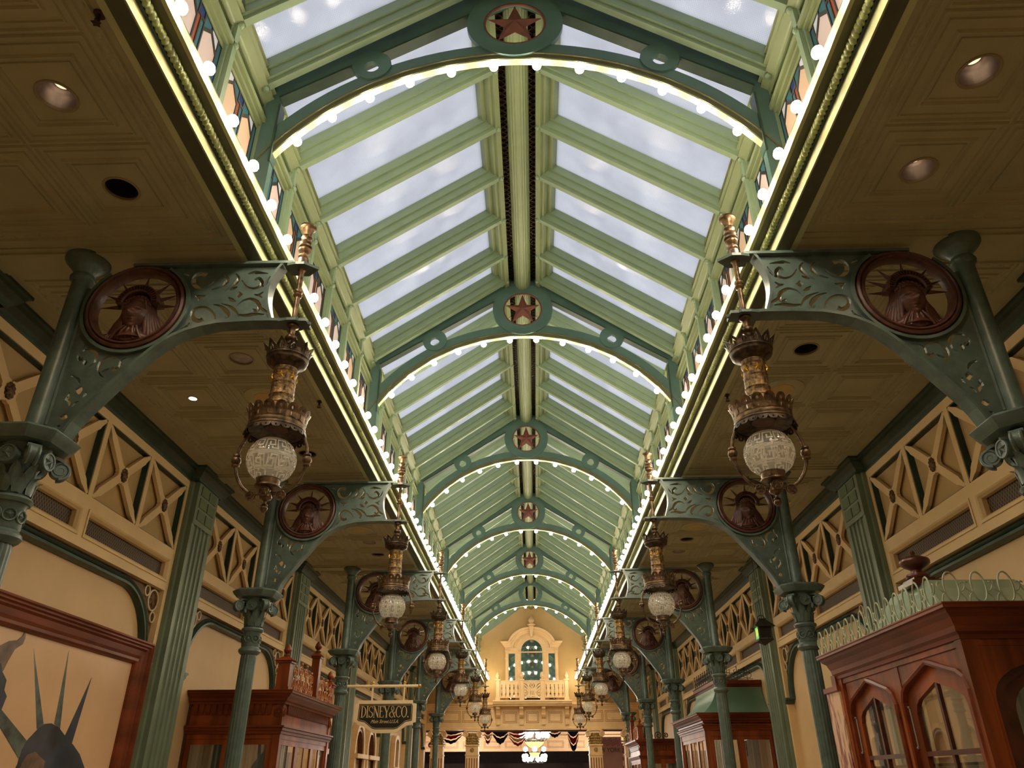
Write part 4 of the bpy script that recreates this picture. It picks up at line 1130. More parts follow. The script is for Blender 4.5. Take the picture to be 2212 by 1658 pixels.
    for a, r in ((0, .105), (pi, .105), (-pi/2, .055), (pi/2, .055)):
        m = MB(); ca, sa = cos(a), sin(a)
        if abs(sin(a)) < .5: ff = lambda p, q, d, ca=ca, r=r: (ca*r+p, -.012-d, 3.335+q)
        else: ff = lambda p, q, d, sa=sa, r=r: (p, sa*(r+d), 3.355+q)
        m.torus((0, 0, 0), .032, .006, 20, 6, ff); m.plate([circ(0, 0, .03, 16)], -.006, 0, ff)
        for k in range(5):
            t0, t1 = pi/2+k*4*pi/5, pi/2+(k+1)*4*pi/5
            p0, p1 = ff(.028*cos(t0), .028*sin(t0), .003), ff(.028*cos(t1), .028*sin(t1), .003); m.tube([p0, p1], .003, 4)
        m.build('star_disc', BRZ, o, g, smooth=40)
    m = MB().lathe([(3.215, .0), (3.22, .010), (3.235, .022), (3.25, .026), (3.262, .020), (3.266, .026), (3.272, .022), (3.28, .010), (3.295, .010), (3.305, .024), (3.315, .04), (3.33, .044), (3.35, .034), (3.362, .03)], n=16)
    m.build('acorn_drop', BRZ, o, g, smooth=50)
    return o
lp = pendant()
adj = ['nearest and largest', 'second from the viewer', 'third from the viewer', 'fourth from the viewer', 'fifth from the viewer', 'farthest']
first = True
for s in (-1, 1):
    for k in range(6):
        o = lp if first else copy_tree(lp)
        first = False
        o.location = (s*1.74, YK[k], 3.21)
        tag(o, 'bronze pendant lamp with etched glass globe on the %s, the %s' % (SIDE[s], adj[k]), 'pendant lamp', 'bronze pendant lamps hanging from the brackets')

# ------------------------------------------------------------ mahogany cabinets
def molding(mb, prof, path, cl=True):      # path in plan, profile (out, z); outward = left of travel
    fr = []
    n = len(path)
    for i, p in enumerate(path):
        ds = []
        if i > 0: ds.append(Vector((path[i][0]-path[i-1][0], path[i][1]-path[i-1][1])).normalized())
        if i < n-1: ds.append(Vector((path[i+1][0]-path[i][0], path[i+1][1]-path[i][1])).normalized())
        ns = [Vector((-d.y, d.x)) for d in ds]
        m = ns[0] if len(ns) == 1 else (ns[0]+ns[1])/(1+ns[0].dot(ns[1]))
        fr.append(lambda a, b, p=p, m=m: (p[0]+m.x*a, p[1]+m.y*a, b))
    return mb.sweep(prof, fr, close=True)
def uframe(u0, u1, y0, y1):                  # travel so that outward is left: wall -> near corner -> far corner -> wall
    return [(u1, y1), (u0, y1), (u0, y0), (u1, y0)][::-1]
def cab_path(u0, u1, y0, y1): return [(u1, y0), (u0, y0), (u0, y1), (u1, y1)][::-1] if False else [(u1, y1), (u0, y1), (u0, y0), (u1, y0)]
# for u growing to the right: going wall(y1)->corner(y1)->corner(y0)->wall(y0): left of travel (-u dir) is -y ... use the reverse
def CP(u0, u1, y0, y1): return [(u1, y1), (u0, y1), (u0, y0), (u1, y0)][::-1]
def cabinet(s, u0, u1, y0, y1, zt, par, g, zf, zc, arched=False, dent=True):
    # zt cornice top, zf glass head, zc lower cornice top
    def nrm(path): return path
    P = CP(u0, u1, y0, y1)
    def mold(prof, name, m):
        # outward must be to the right of this travel: flip sign
        mb = MB(); molding(mb, [(a, b) for a, b in prof], P); return mb.build(name, m, par, g, flip=s)
    # body: posts, back, top board
    b = MB().box((u1-.03, y0, 0), (u1, y1, zt-.05)); b.box((u0-.02, y0-.02, zt-.10), (u1, y1+.02, zt-.04)); b.build('carcass', MAHOD, par, g, flip=s)
    b = MB().box((u0+.015, y0+.015, 0), (u1, y1-.015, .45)); b.build('plinth', MAHO, par, g, flip=s)
    pw = .10
    for (a, c) in ((u0, y0), (u0, y1-pw)):
        MB().box((a, c, 0), (a+pw, c+pw, zt-.08)).build('corner_post', MAHO, par, g, flip=s)
    fz = MB()
    fz.box((u0+.012, y0+pw, zc-.02), (u0+.04, y1-pw, zt-.08)); fz.box((u0+pw, y0+.012, zc-.02), (u1, y0+.04, zt-.08)); fz.box((u0+pw, y1-.04, zc-.02), (u1, y1-.012, zt-.08))
    fz.build('frieze_board', MAHO, par, g, flip=s)
    mold([(0, zt-.17), (.02, zt-.17), (.025, zt-.14), (.05, zt-.13), (.06, zt-.10), (.10, zt-.07), (.115, zt-.045), (.14, zt-.04), (.14, zt-.015), (.15, zt-.01), (.15, zt), (0, zt)], 'cornice', MAHOX)
    if not arched:
        mold([(0, zc-.10), (.01, zc-.10), (.015, zc-.07), (.03, zc-.06), (.035, zc-.03), (.055, zc-.02), (.055, zc), (0, zc+.005)], 'lower_cornice', MAHOX)
    return P
def glazed_door(par, g, s, axis, w0, w1, fixed, z0, z1, out, n=1):
    # framed pane in plane; axis 'y' runs along y at u=fixed, axis 'u' runs along u at y=fixed ; out = direction sign of the outside
    m = MB(); t = .07
    def bx(a0, a1, c0, c1, d0=0, d1=.03):
        lo, hi = sorted((fixed+out*d0, fixed-out*d1))
        if axis == 'y': m.box((lo, a0, c0), (hi, a1, c1))
        else: m.box((a0, lo, c0), (a1, hi, c1))
    bx(w0, w0+t, z0, z1); bx(w1-t, w1, z0, z1); bx(w0+t, w1-t, z1-t, z1); bx(w0+t, w1-t, z0, z0+t)
    for i in range(1, n): x = w0+(w1-w0)*i/n; bx(x-.012, x+.012, z0+t, z1-t, -.005, .02)
    d = m.build('door_frame', MAHO, par, g, flip=s)
    q = MB()
    if axis == 'y': q.add([(fixed-out*.018, w0+t, z0+t), (fixed-out*.018, w1-t, z0+t), (fixed-out*.018, w1-t, z1-t), (fixed-out*.018, w0+t, z1-t)], [(0, 1, 2, 3)])
    else: q.add([(w0+t, fixed-out*.018, z0+t), (w1-t, fixed-out*.018, z0+t), (w1-t, fixed-out*.018, z1-t), (w0+t, fixed-out*.018, z1-t)], [(0, 1, 2, 3)])
    q.build('glass_pane', PANE, d, g, flip=s)
    return d
def acorn_post(par, g, s, u, y, z0, h, w=.075):
    m = MB().box((u-w, y-w, z0), (u+w, y+w, z0+h)); m.box((u-w*1.2, y-w*1.2, z0), (u+w*1.2, y+w*1.2, z0+.05))
    m.box((u-w*1.25, y-w*1.25, z0+h), (u+w*1.25, y+w*1.25, z0+h+.03)); 
    m.add([(u-w*1.6, y-w*1.6, z0+h+.03), (u+w*1.6, y-w*1.6, z0+h+.03), (u+w*1.6, y+w*1.6, z0+h+.03), (u-w*1.6, y+w*1.6, z0+h+.03), (u-w*.5, y-w*.5, z0+h+.09), (u+w*.5, y-w*.5, z0+h+.09), (u+w*.5, y+w*.5, z0+h+.09), (u-w*.5, y+w*.5, z0+h+.09)],
          [(0, 3, 2, 1), (4, 5, 6, 7), (0, 1, 5, 4), (1, 2, 6, 5), (2, 3, 7, 6), (3, 0, 4, 7)])
    p = m.build('finial_post', MAHO, par, g, flip=s)
    a = MB().lathe([(0, .045), (.02, .05), (.03, .025), (.045, .022), (.06, .045), (.085, .055), (.095, .057), (.105, .05), (.135, .040), (.165, .02), (.18, .0)], (u, y, z0+h+.085), n=16)
    a.build('acorn_finial', MAHO, p, g, flip=s, smooth=50)
def fretwork(par, g, s, u, ya, yb, z0, h, m=None):
    mb = MB()
    L = yb-ya; k = max(2, round(L/.26))
    for i in range(k):
        c = ya+L*(i+.5)/k; w = L/k; hh = h*(.72+.28*sin(pi*(i+.5)/k))
        for e in (-1, 1):
            for (x0, zz, R, dirn) in ((.22, .33, .12, 1), (.15, .74, .085, -1)):
                pts = []
                for j in range(15):
                    t = j/14; th = -pi/2*dirn+t*2.6*pi*dirn; rr = R*(1-.75*t); pts.append((u, c+e*(x0*w*1.1+rr*.62*cos(th)), z0+hh*zz+rr*.75*sin(th)))
                mb.tube(pts, [.011*(1-.4*j/14) for j in range(15)], 5)
            mb.tube([(u, c, z0), (u, c+e*.12*w, z0+hh*.35), (u, c+e*.02*w, z0+hh*.62), (u, c, z0+hh)], .012, 5)
        mb.ball((u, c, z0+hh), .022, 6, 5)
    mb.box((u-.015, ya, z0), (u+.015, yb, z0+.03))
    return mb.build('fretwork_panel', m or MAHO, par, g, flip=s, smooth=50)
def dentils(par, g, s, u0, u1, y0, y1, z0, z1, name='dentil_course'):
    m = MB(); x = u0+.16
    while x < u1-.05: m.box((x, y0-.012, z0), (x+.055, y0+.03, z1)); x += .085
    m.build(name, MAHOX, par, g, flip=s)
    m = MB(); y = y0+.22
    while y < y1-.2: m.box((u0-.010, y, z0+.01), (u0+.03, y+.022, z1)); y += .046
    m.build(name, MAHOX, par, g, flip=s)
def rosettes_cab(par, g, s, pts):
    for u, y, z, ax in pts:
        m = MB(); ff = (lambda p, q, d: (u+p, y-d, z+q)) if ax == 'y' else (lambda p, q, d: (u-d, y+p, z+q))
        m.torus((0, 0, 0), .055, .01, 22, 6, ff); m.plate([circ(0, 0, .05, 20)], -.004, .004, ff)
        for k in range(10):
            a = 2*pi*k/10; m.tube([ff(.014*cos(a), .014*sin(a), .008), ff(.044*cos(a), .044*sin(a), .008)], [.005, .009], 5)
        m.ball(ff(0, 0, .008), .014, 8, 6); m.build('carved_rosette', MAHOX, par, g, flip=s, smooth=50)
INT = mat('cream_interior_board', rgb(206, 176, 130), .7, var=.06)
INTG = mat('grey_green_curtain', rgb(110, 122, 108), .8, var=.25, scale=3, stretch=(8, 8, .4))
def curtain(u0, u1, y, z0, z1):
    m = MB(); n = 60; vs = []
    for i in range(n+1):
        x = u0+(u1-u0)*i/n; yy = y+.018*sin(i*1.1)
        vs += [(x, yy, z0), (x, yy, z1)]
    return m.add(vs, [(2*i, 2*i+2, 2*i+3, 2*i+1) for i in range(n)])

def pod_cabinet(s, y0, y1, zt, label, posts, scroll=None):
    u0, u1 = 3.35, 4.655
    g = (s*u0, y0, 0); par = empty('display_cabinet', g)
    zc = zt-.44; zf = zc-.16
    cabinet(s, u0, u1, y0, y1, zt, par, g, zf, zc)
    dentils(par, g, s, u0, u1, y0, y1, zt-.30, zt-.17)
    rosettes_cab(par, g, s, [(u0+.06, y0, zt-.27, 'y'), (u0, y0+.06, zt-.27, 'u'), (u0, y1-.06, zt-.27, 'u')])
    w = .0
    glazed_door(par, g, s, 'u', u0+.10, (u0+u1)/2+.05, y0+.02, .5, zf, -1, 1); glazed_door(par, g, s, 'u', (u0+u1)/2+.05, u1-.02, y0+.02, .5, zf, -1, 1)
    n = 3 if s < 0 else 3; L = (y1-y0-.2)/n
    for i in range(n): glazed_door(par, g, s, 'y', y0+.1+L*i, y0+.1+L*(i+1), u0+.02, .5, zf, -1, 2)
    tr = MB().box((u0+.1, y0+.01, zf), (u1, y0+.04, zc-.08)); tr.box((u0+.01, y0+.1, zf), (u0+.04, y1-.1, zc-.08)); tr.build('door_head', MAHO, par, g, flip=s)
    curtain(u0+.15, u1-.05, y0+.12, .5, zf).build('curtain', INTG, par, g, flip=s)
    MB().box((u1-.06, y0+.14, .45), (u1-.03, y1-.02, zf)).build('back_board', INT, par, g, flip=s)
    if posts:
        z0 = zt
        acorn_post(par, g, s, u0+.06, y0+.06, z0, .36, .085); acorn_post(par, g, s, u0-.02, (y0+y1)/2-.0, z0, .60, .06); acorn_post(par, g, s, u0+.06, y1-.1, z0, .30, .07)
        fretwork(par, g, s, u0-.02, y0+.16, (y0+y1)/2-.08, z0, .42, FRET); fretwork(par, g, s, u0-.02, (y0+y1)/2+.08, y1-.18, z0, .36, FRET)
    if scroll:
        m = MB(); zz = zt
        for e, x0, R in ((1, u0+.35, .11), (-1, u0+.62, .12), (-1, u0+.86, .08), (1, u0+.16, .08)):
            pts = []
            for j in range(20):
                t = j/19; th = pi*1.2+e*t*3*pi; rr = R*(1-.8*t); pts.append((x0+rr*cos(th), y0+.03, zz+.12+rr*sin(th)))
            m.tube(pts, .016, 6)
        m.box((u0, y0+.01, zt), (u1, y0+.05, zt+.03)); m.build('scrolled_crest', MAHOX, par, g, flip=s, smooth=50)
    tag(par, label, 'display cabinet', 'mahogany display cabinets')
    return par
FRET = mat('orange_fretwork_wood', rgb(172, 104, 60), .35, var=.15, scale=12, coat=.3)
pod_cabinet(-1, 10.98, 13.65, 2.72, 'mahogany cabinet on the left with acorn finials and fretwork on top', True)
pod_cabinet(1, 25.98, 28.7, 2.74, 'small far mahogany cabinet on the right topped by scrolls and finials', True, True)

# large arched-window cabinet on the right
def tudor(c, w, zs, za, sh=.0):         # pointed head outline, centre c, half width w, spring zs, apex za
    return [(c-w, .55), (c+w, .55), (c+w, zs), (c+w*.93, zs+(za-zs)*.32), (c+w*.80, zs+(za-zs)*.5), (c, za), (c-w*.80, zs+(za-zs)*.5), (c-w*.93, zs+(za-zs)*.32), (c-w, zs)]
def arched_cabinet():
    s = 1; u0, u1, y0, y1, zt = 3.35, 4.655, 6.03, 8.63, 2.80
    g = (u0, y0, 0); par = empty('display_cabinet', g)
    P = CP(u0, u1, y0, y1)
    def mold(prof, name, m): mb = MB(); molding(mb, [(a, b) for a, b in prof], P); return mb.build(name, m, par, g)
    MB().box((u0-.1, y0-.1, zt-.06), (u1, y1+.1, zt-.02)).build('top_board', MAHOD, par, g)
    MB().box((u0+.015, y0+.015, 0), (u1, y1-.015, .5)).build('plinth', MAHO, par, g)
    mold([(0, zt-.25), (.015, zt-.25), (.02, zt-.22), (.045, zt-.20), (.05, zt-.16), (.06, zt-.14), (.075, zt-.10), (.11, zt-.07), (.12, zt-.045), (.145, zt-.04), (.145, zt-.02), (.15, zt-.01), (.15, zt), (0, zt)], 'cornice', MAHOX)
    for (a, c) in ((u0-.01, y0-.01), (u0-.01, y1-.09)): MB().box((a, c, 0), (a+.12, c+.10, zt-.2)).build('corner_post', MAHO, par, g)
    pts = [(7.92, .53), (6.66, .56)]
    for c, w in pts:
        out = [(c-w-.04, .5), (c+w+.04, .5), (c+w+.04, zt-.22), (c-w-.04, zt-.22)]
        f = MB().plate([out, tudor(c, w-.0, 2.20, 2.455)[::-1]], u0+.012, u0+.05, fx)
        fr = f.build('arched_surround', MAHO, par, g)
        # raised hood over the head, then the sash
        h = tudor(c, w+.0, 2.20, 2.455)[1:]+[(c-w, .55)]; hh = smoothpts([(p[0], p[1]) for p in h], 2)
        hm = MB(); fr_ = []
        for i, q in enumerate(h):
            a = h[max(0, i-1)]; b = h[min(len(h)-1, i+1)]; l = sqrt((b[0]-a[0])**2+(b[1]-a[1])**2); nn = ((b[1]-a[1])/l, -(b[0]-a[0])/l)
            fr_.append(lambda d, e, q=q, nn=nn: (u0+.012+e, q[0]+nn[0]*d, q[1]+nn[1]*d))
        hm.sweep([(-.01, .02), (-.01, -.025), (.01, -.035), (.03, -.02), (.035, .02)], fr_, close=True).build('pointed_hood', MAHOX, par, g)
        w2 = w+.03
        sa = MB().plate([tudor(c, w2, 2.24, 2.49), tudor(c, w-.13, 2.10, 2.31)[::-1]], u0+.03, u0+.07, fx)
        sash = sa.build('arched_sash', MAHO, par, g)
        mu = MB().box((u0+.035, c-.018, .6), (u0+.065, c+.018, 2.31)); 
        for z in (1.28, 1.79): mu.box((u0+.031, c-w+.10, z-.018), (u0+.065, c+w-.10, z+.018))
        mu.build('glazing_bars', MAHOD, sash, g)
        q = tudor(c, w-.12, 2.11, 2.32)
        MB().add([(u0+.055, p[0], p[1]) for p in q], [tuple(range(len(q)))]).build('glass_pane', PANE, sash, g)
        hg = MB().lathe([(0, .008), (.30, .008)], (u0+.025, c+w-.02, 1.85), n=8); hg.ball((u0+.02, c+w-.02, 2.16), .012, 6, 5); hg.ball((u0+.02, c+w-.02, 1.84), .012, 6, 5)
        hg.build('hinge', SILV, sash, g)
    m = MB().box((u0+.0, y0+.1, zt-.3), (u0+.03, y1-.1, zt-.05)); m.box((u0+.1, y0-.004, zt-.3), (u1, y0+.03, zt-.05)); m.box((u0+.006, 7.22, .5), (u0+.05, 7.34, zt-.3)); m.build('head_rail', MAHO, par, g)
    # near end: arched panel door
    ue = u0+.14
    def fu(a, b, d): return (a, d, b)
    out = [(u0+.1, .5), (u1, .5), (u1, zt-.22), (u0+.1, zt-.22)]
    op = [(ue, .6), (ue+.86, .6), (ue+.86, 2.12)]+[(ue+.43+.43*cos(a), 2.12+.26*sin(a)) for a in [pi*i/14 for i in range(1, 14)]]+[(ue, 2.12)]
    MB().plate([out, op[::-1]], y0+.0, y0+.04, fu).build('end_surround', MAHO, par, g)
    op2 = [((p[0]-ue-.43)*.86+ue+.43, (p[1]-1.4)*.95+1.4) for p in op]; op3 = [((p[0]-ue-.43)*.66+ue+.43, (p[1]-1.4)*.88+1.4) for p in op]
    MB().plate([op, op2[::-1]], y0+.03, y0+.08, fu).build('end_door_frame', MAHOD, par, g)
    MB().plate([op2, op3[::-1]], y0+.045, y0+.08, fu).build('end_door_stile', MAHOD, par, g)
    MB().add([(p[0], y0+.07, p[1]) for p in op3], [tuple(range(len(op3)))]).build('glass_pane', PANE, par, g)
    # veined column cladding at the far end
    MB().box((u0-.03, y1-.02, 0), (u0+.14, y1+.36, zt-.33)).build('veined_pilaster', PEEL, par, g)
    mb = MB().box((u0-.05, y1-.03, zt-.36), (u0+.16, y1+.38, zt-.31)); mb.box((u0-.03, y1+.02, zt-.31), (u0+.12, y1+.14, zt-.2)); mb.build('pilaster_cap', MAHOX, par, g)
    # contents: cream interior with a mirrored back
    MB().box((u1-.05, y0+.1, .5), (u1-.02, y1-.05, zt-.25)).build('back_board', INT, par, g)
    m = MB()
    for z in (.9, 1.3, 1.7): m.box((u0+.12, y0+.1, z), (u1-.05, y1-.1, z+.02))
    m.build('shelf', MAHOD, par, g)
    # pale green metal roof behind the cresting
    a0 = (u0+.05, u1, y0+.05, y1-.05); a1 = (u0+.40, u1-.1, y0+1.05, y1-.75)
    rf = MB(); vs = []
    lv = [(0, zt-.01), (.3, zt+.05), (.5, zt+.12), (.7, zt+.22), (.88, zt+.34), (1, zt+.44)]
    for t, z in lv:
        q = [a0[i]+(a1[i]-a0[i])*t for i in range(4)]; vs += [(q[0], q[2], z), (q[1], q[2], z), (q[1], q[3], z), (q[0], q[3], z)]
    fs = [(i*4+j, i*4+(j+1) % 4, (i+1)*4+(j+1) % 4, (i+1)*4+j) for i in range(len(lv)-1) for j in range(4)]+[tuple((len(lv)-1)*4+j for j in range(4))]
    rf.add(vs, fs).build('metal_roof', PALEM, par, g)
    ux, uy, uz = u0+.46, 7.33, zt+.45
    m = MB().box((ux-.14, uy-.16, uz-.02), (ux+.14, uy+.16, uz+.02)); m.box((ux-.10, uy-.12, uz+.02), (ux+.10, uy+.12, uz+.05))
    m.lathe([(.05, .075), (.06, .105), (.08, .11), (.10, .10), (.11, .06), (.14, .05), (.15, .06), (.17, .10), (.20, .135), (.225, .14), (.245, .13), (.27, .08), (.285, .04), (.29, .02), (.30, .022), (.315, .028), (.33, .02), (.335, 0)], (ux, uy, uz), n=28)
    m.build('urn_finial', MAHOD, par, g, smooth=40)
    # oval cresting on the cornice
    def unit(mb, fn):
        ov = [(.055*cos(t), .115+.115*sin(t)) for t in [2*pi*i/22 for i in range(22)]]
        mb.tube([fn(p[0], p[1]) for p in ov+[ov[0]]], .0075, 5)
        for e in (-1, 1):
            mb.tube([fn(e*p[0], p[1]) for p in smoothpts([(.05, .075), (.085, .09), (.105, .13), (.092, .155), (.078, .145)], 3)], .006, 5)
            mb.tube([fn(e*p[0], p[1]) for p in smoothpts([(.05, .075), (.08, .05), (.095, 0)], 3)], .006, 5)
    cz = zt+.0; n = 14; c = u0-.13
    for i in range(n):
        m = MB(); yy = y0-.05+(y1-y0+.10)*(i+.5)/n; unit(m, lambda a, b, yy=yy: (c, yy+a, cz+b)); m.build('oval_cresting', CREST, par, g, smooth=60)
    for i in range(5):
        m = MB(); uu = c+.10+i*.21; unit(m, lambda a, b, uu=uu: (uu+a, y0-.12, cz+b)); m.build('oval_cresting', CREST, par, g, smooth=60)
    tag(par, 'large mahogany cabinet with pointed windows, green oval cresting and urn, at lower right', 'display cabinet', 'mahogany display cabinets')
arched_cabinet()

def roofed_cabinet():
    s = 1; u0, u1, y0, y1, zt = 3.35, 4.655, 15.88, 18.6, 2.76
    g = (u0, y0, 0); par = empty('display_cabinet', g)
    zc = zt-.20; zf = 2.36
    cabinet(s, u0, u1, y0, y1, zt, par, g, zf, zc)
    tr = MB().box((u0+.1, y0+.01, zf), (u1, y0+.04, zc)); tr.box((u0+.01, y0+.1, zf), (u0+.04, y1-.1, zc)); tr.build('door_head', MAHO, par, g)
    glazed_door(par, g, s, 'u', u0+.10, (u0+u1)/2+.02, y0+.02, .5, zf, -1, 1); glazed_door(par, g, s, 'u', (u0+u1)/2+.02, u1-.02, y0+.02, .5, zf, -1, 1)
    L = (y1-y0-.2)/3
    for i in range(3): glazed_door(par, g, s, 'y', y0+.1+L*i, y0+.1+L*(i+1), u0+.02, .5, zf, -1, 2)
    MB().box((u1-.06, y0+.1, .45), (u1-.03, y1-.02, zf)).build('back_board', INT, par, g)
    MB().lathe([(0, .012), (.26, .012)], (u0+.75, y0-.03, 2.0), n=8).build('door_handle', BRASS, par, g)
    rf = MB(); vs = []
    for i in range(9):
        t = i/8; k = 1-(1-t)**1.0; z = zt+.52*t; off = .33*(1-(1-t)**2.2)
        # concave bell: swept in quickly at the bottom, upright near the top
        off = .02+.36*(1-(1-t)**2)
        vs += [(u0+off, y0+off*.9, z), (u1, y0+off*.9, z), (u1, y1-off*.9, z), (u0+off, y1-off*.9, z)]
    fs = [(i*4+j, i*4+(j+1) % 4, (i+1)*4+(j+1) % 4, (i+1)*4+j) for i in range(8) for j in range(4)]+[(32, 33, 34, 35)]
    rf.add(vs, fs).build('concave_roof', GREENM, par, g, smooth=30)
    P = CP(u0+.38, u1, y0+.34, y1-.34); mb = MB(); molding(mb, [(a, b) for a, b in [(-.05, zt+.50), (.0, zt+.50), (.02, zt+.54), (.04, zt+.56), (.04, zt+.62), (.05, zt+.63), (-.05, zt+.63)]], P); mb.build('deck_moulding', MAHOX, par, g)
    def unit(mb, fn):
        mb.tube([fn(0, 0), fn(0, .24)], .007, 5); mb.ball(fn(0, .25), .014, 6, 5)
        for e in (-1, 1):
            mb.tube([fn(e*p[0], p[1]) for p in smoothpts([(.0, .05), (.06, .05), (.085, .10), (.05, .13), (.03, .10)], 3)], .006, 5)
            mb.tube([fn(e*p[0], p[1]) for p in smoothpts([(.0, .14), (.05, .15), (.06, .19), (.03, .20)], 3)], .006, 5)
        mb.tube([fn(-.11, .02), fn(.11, .02)], .006, 4); mb.tube([fn(-.11, .14), fn(.11, .14)], .004, 4)
    zz = zt+.63
    for i in range(9):
        m = MB(); yy = y0+.42+i*.22; unit(m, lambda a, b, yy=yy: (u0+.36, yy+a, zz+b)); m.build('iron_cresting', BLKM, par, g, smooth=60)
    for i in range(4):
        m = MB(); uu = u0+.45+i*.2; unit(m, lambda a, b, uu=uu: (uu+a, y0+.33, zz+b)); m.build('iron_cresting', BLKM, par, g, smooth=60)
    tag(par, 'mahogany cabinet on the right with a concave green metal roof and black iron cresting', 'display cabinet', 'mahogany display cabinets')
roofed_cabinet()

# ------------------------------------------------------------ framed poster on the left wall
g = (-4.5, 7.33, 0); par = empty('framed_poster', (-4.5, 7.33, 0))
POSTER = mat('poster_paper', rgb(222, 178, 134), .35, var=.05, scale=1.5, coat=.5)
PD = mat('poster_dark_blue_ink', rgb(52, 60, 74), .4, var=.35, scale=3, coat=.5)
PG = mat('poster_grey_green_ink', rgb(92, 104, 98), .4, var=.35, scale=6, coat=.5)
PH = mat('poster_brown_ink', rgb(118, 92, 78), .4, var=.3, scale=6, coat=.5)
fr = [(lambda a, b, sy=sy, sz=sz: (4.58-b, 7.33+sy*(1.78+a), (3.0 if sz > 0 else .7)+sz*(a-.10) if True else 0)) for sy, sz in ((1, 1), (-1, 1), (-1, -1), (1, -1))]
MB().sweep([(a_-.08, b_) for a_, b_ in [(0, 0), (.01, .03), (.03, .045), (.06, .04), (.09, .05), (.15, .055), (.17, .08), (.19, .075), (.20, .10), (.22, .095), (.23, .115), (.25, .11), (.25, -.02), (0, -.02)]], fr, close=True, cp=True).build('picture_frame', MAHOX, par, g, flip=-1)
MB().box((4.582, 7.33-1.8, .7), (4.6, 7.33+1.8, 2.93)).build('poster_sheet', POSTER, par, g, flip=-1)
art = dict(spike1=([(7.166, 2.71), (7.545, 2.048), (7.592, 2.065), (7.646, 2.081)], PG), spike2=([(7.726, 2.771), (7.802, 2.108), (7.92, 2.072)], PG), spike3=([(8.256, 2.58), (8.034, 2.009), (8.187, 1.934)], PD),
 spike4=([(6.25, 2.5), (7.39, 1.80), (7.467, 1.931)], PG), dome=([(7.399, 1.753), (7.40, 1.871), (7.436, 1.939), (7.568, 2.056), (7.65, 2.099), (7.751, 2.11), (7.897, 2.078), (8.044, 2.009), (8.216, 1.941), (8.376, 1.861), (8.531, 1.738), (8.6, 1.3), (8.5, .75), (7.3, .75), (7.3, 1.5)], PD),
 face=([(7.448, 1.758), (7.499, 1.831), (7.612, 1.859), (7.704, 1.822), (7.799, 1.785), (7.85, 1.3), (7.7, .8), (7.4, .8), (7.42, 1.5)], PH),
 hand=([(6.973, 2.834), (6.992, 2.775), (6.982, 2.72), (6.897, 2.664), (6.85, 2.559), (6.822, 2.468), (6.646, 2.381), (6.471, 2.489), (6.691, 2.663), (6.794, 2.718), (6.9, 2.743), (6.949, 2.784)], PH),
 torch=([(6.586, 2.561), (6.77, 2.524), (6.81, 2.466), (6.903, 2.405), (6.911, 2.324), (6.97, 2.278), (6.95, 2.167), (6.801, 2.074), (6.532, 2.368)], PD))
for i, (k, (Pp, m)) in enumerate(art.items()):
    MB().plate([Pp], 4.582-.0012*(i+1), 4.583, fx).build('printed_figure', m, par, g, flip=-1)
tag(par, 'poster of a spiked crown and raised hand in a wide mahogany frame, lower left', 'poster')

# carved frame edge of the panel on the right wall behind the second column
par = empty('carved_panel', (4.48, 10.53, 0))
m = MB().box((4.40, 10.46, 0), (4.54, 10.60, 2.9)); m.box((4.37, 10.45, 2.9), (4.54, 10.63, 3.0)); m.box((4.39, 10.455, 2.4), (4.54, 10.62, 2.46))
for i in range(6): m.ball((4.40, 10.48, 2.5-i*.3), .04, 8, 6, (.6, .8, 2))
m.build('carved_stile', MAHOD, par, (4.48, 10.53, 0))
tag(par, 'dark carved wooden panel edge on the right wall, seen left of the second column', 'wall panel')

# ------------------------------------------------------------ hanging shop sign
g = (-2.66, 14.83, 2.37); par = empty('hanging_sign', g)
SY = 14.83
fs_ = lambda a, b, d: (a, SY+d, b)
XL, XR, ZT = -3.22, -2.09, 2.93
def sgn(o):
    # outline inset by o
    return [(XL+.06+o*.4, ZT-o), (XR-.07-o*.4, ZT-o), (XR-.07-o*.2, ZT-.045-o*.2), (XR-o, ZT-.06-o*.6), (XR-.0-o, 2.56+o*.5), (XR-.05-o*.4, 2.55+o*.5), (XR-.05-o*.4, 2.52+o), (XR-.17-o*.2, 2.50+o), (XR-.32, 2.395+o), (XR-.38, 2.38+o), (XL+.40, 2.38+o), (XL+.34, 2.395+o), (XL+.18+o*.2, 2.50+o), (XL+.06+o*.4, 2.52+o), (XL+.06+o*.4, 2.55+o*.5), (XL+o, 2.57+o*.5), (XL+.015+o, ZT-.06-o*.6), (XL+.06+o*.2, ZT-.045-o*.2)]
MB().plate([sgn(0), sgn(.062)[::-1]], -.03, .03, fs_).build('sign_border', SIGNC, par, g)
MB().plate([sgn(.06)], -.018, .018, fs_).build('sign_board', SIGNB, par, g)
MB().plate([sgn(.078), sgn(.084)[::-1]], -.022, -.016, fs_).build('sign_line', SIGNG, par, g)
MB().tube([(-3.44, SY, 3.175), (-2.07, SY, 3.175)], .026, 10).build('sign_bar', SIGNC, par, g, smooth=60)
m = MB()
for p, r in (((-2.045, SY, 3.175), .032), ((-2.92, SY, 3.235), .026), ((-2.33, SY, 3.235), .026)): m.ball(p, r, 12, 8)
m.build('brass_ball', GOLD, par, g, smooth=80)
for x in (-2.92, -2.33): MB().box((x-.014, SY-.012, 2.92), (x+.014, SY+.012, 3.22)).build('hanger_strap', SIGNC, par, g)
TH, TN = .030, .008
def bar2(mb, x0, z0, x1, z1, w):
    l = sqrt((x1-x0)**2+(z1-z0)**2); nx, nz = -(z1-z0)/l*w/2, (x1-x0)/l*w/2
    mb.plate([[(x0+nx, z0+nz), (x1+nx, z1+nz), (x1-nx, z1-nz), (x0-nx, z0-nz)]], -.026, -.018, fs_)
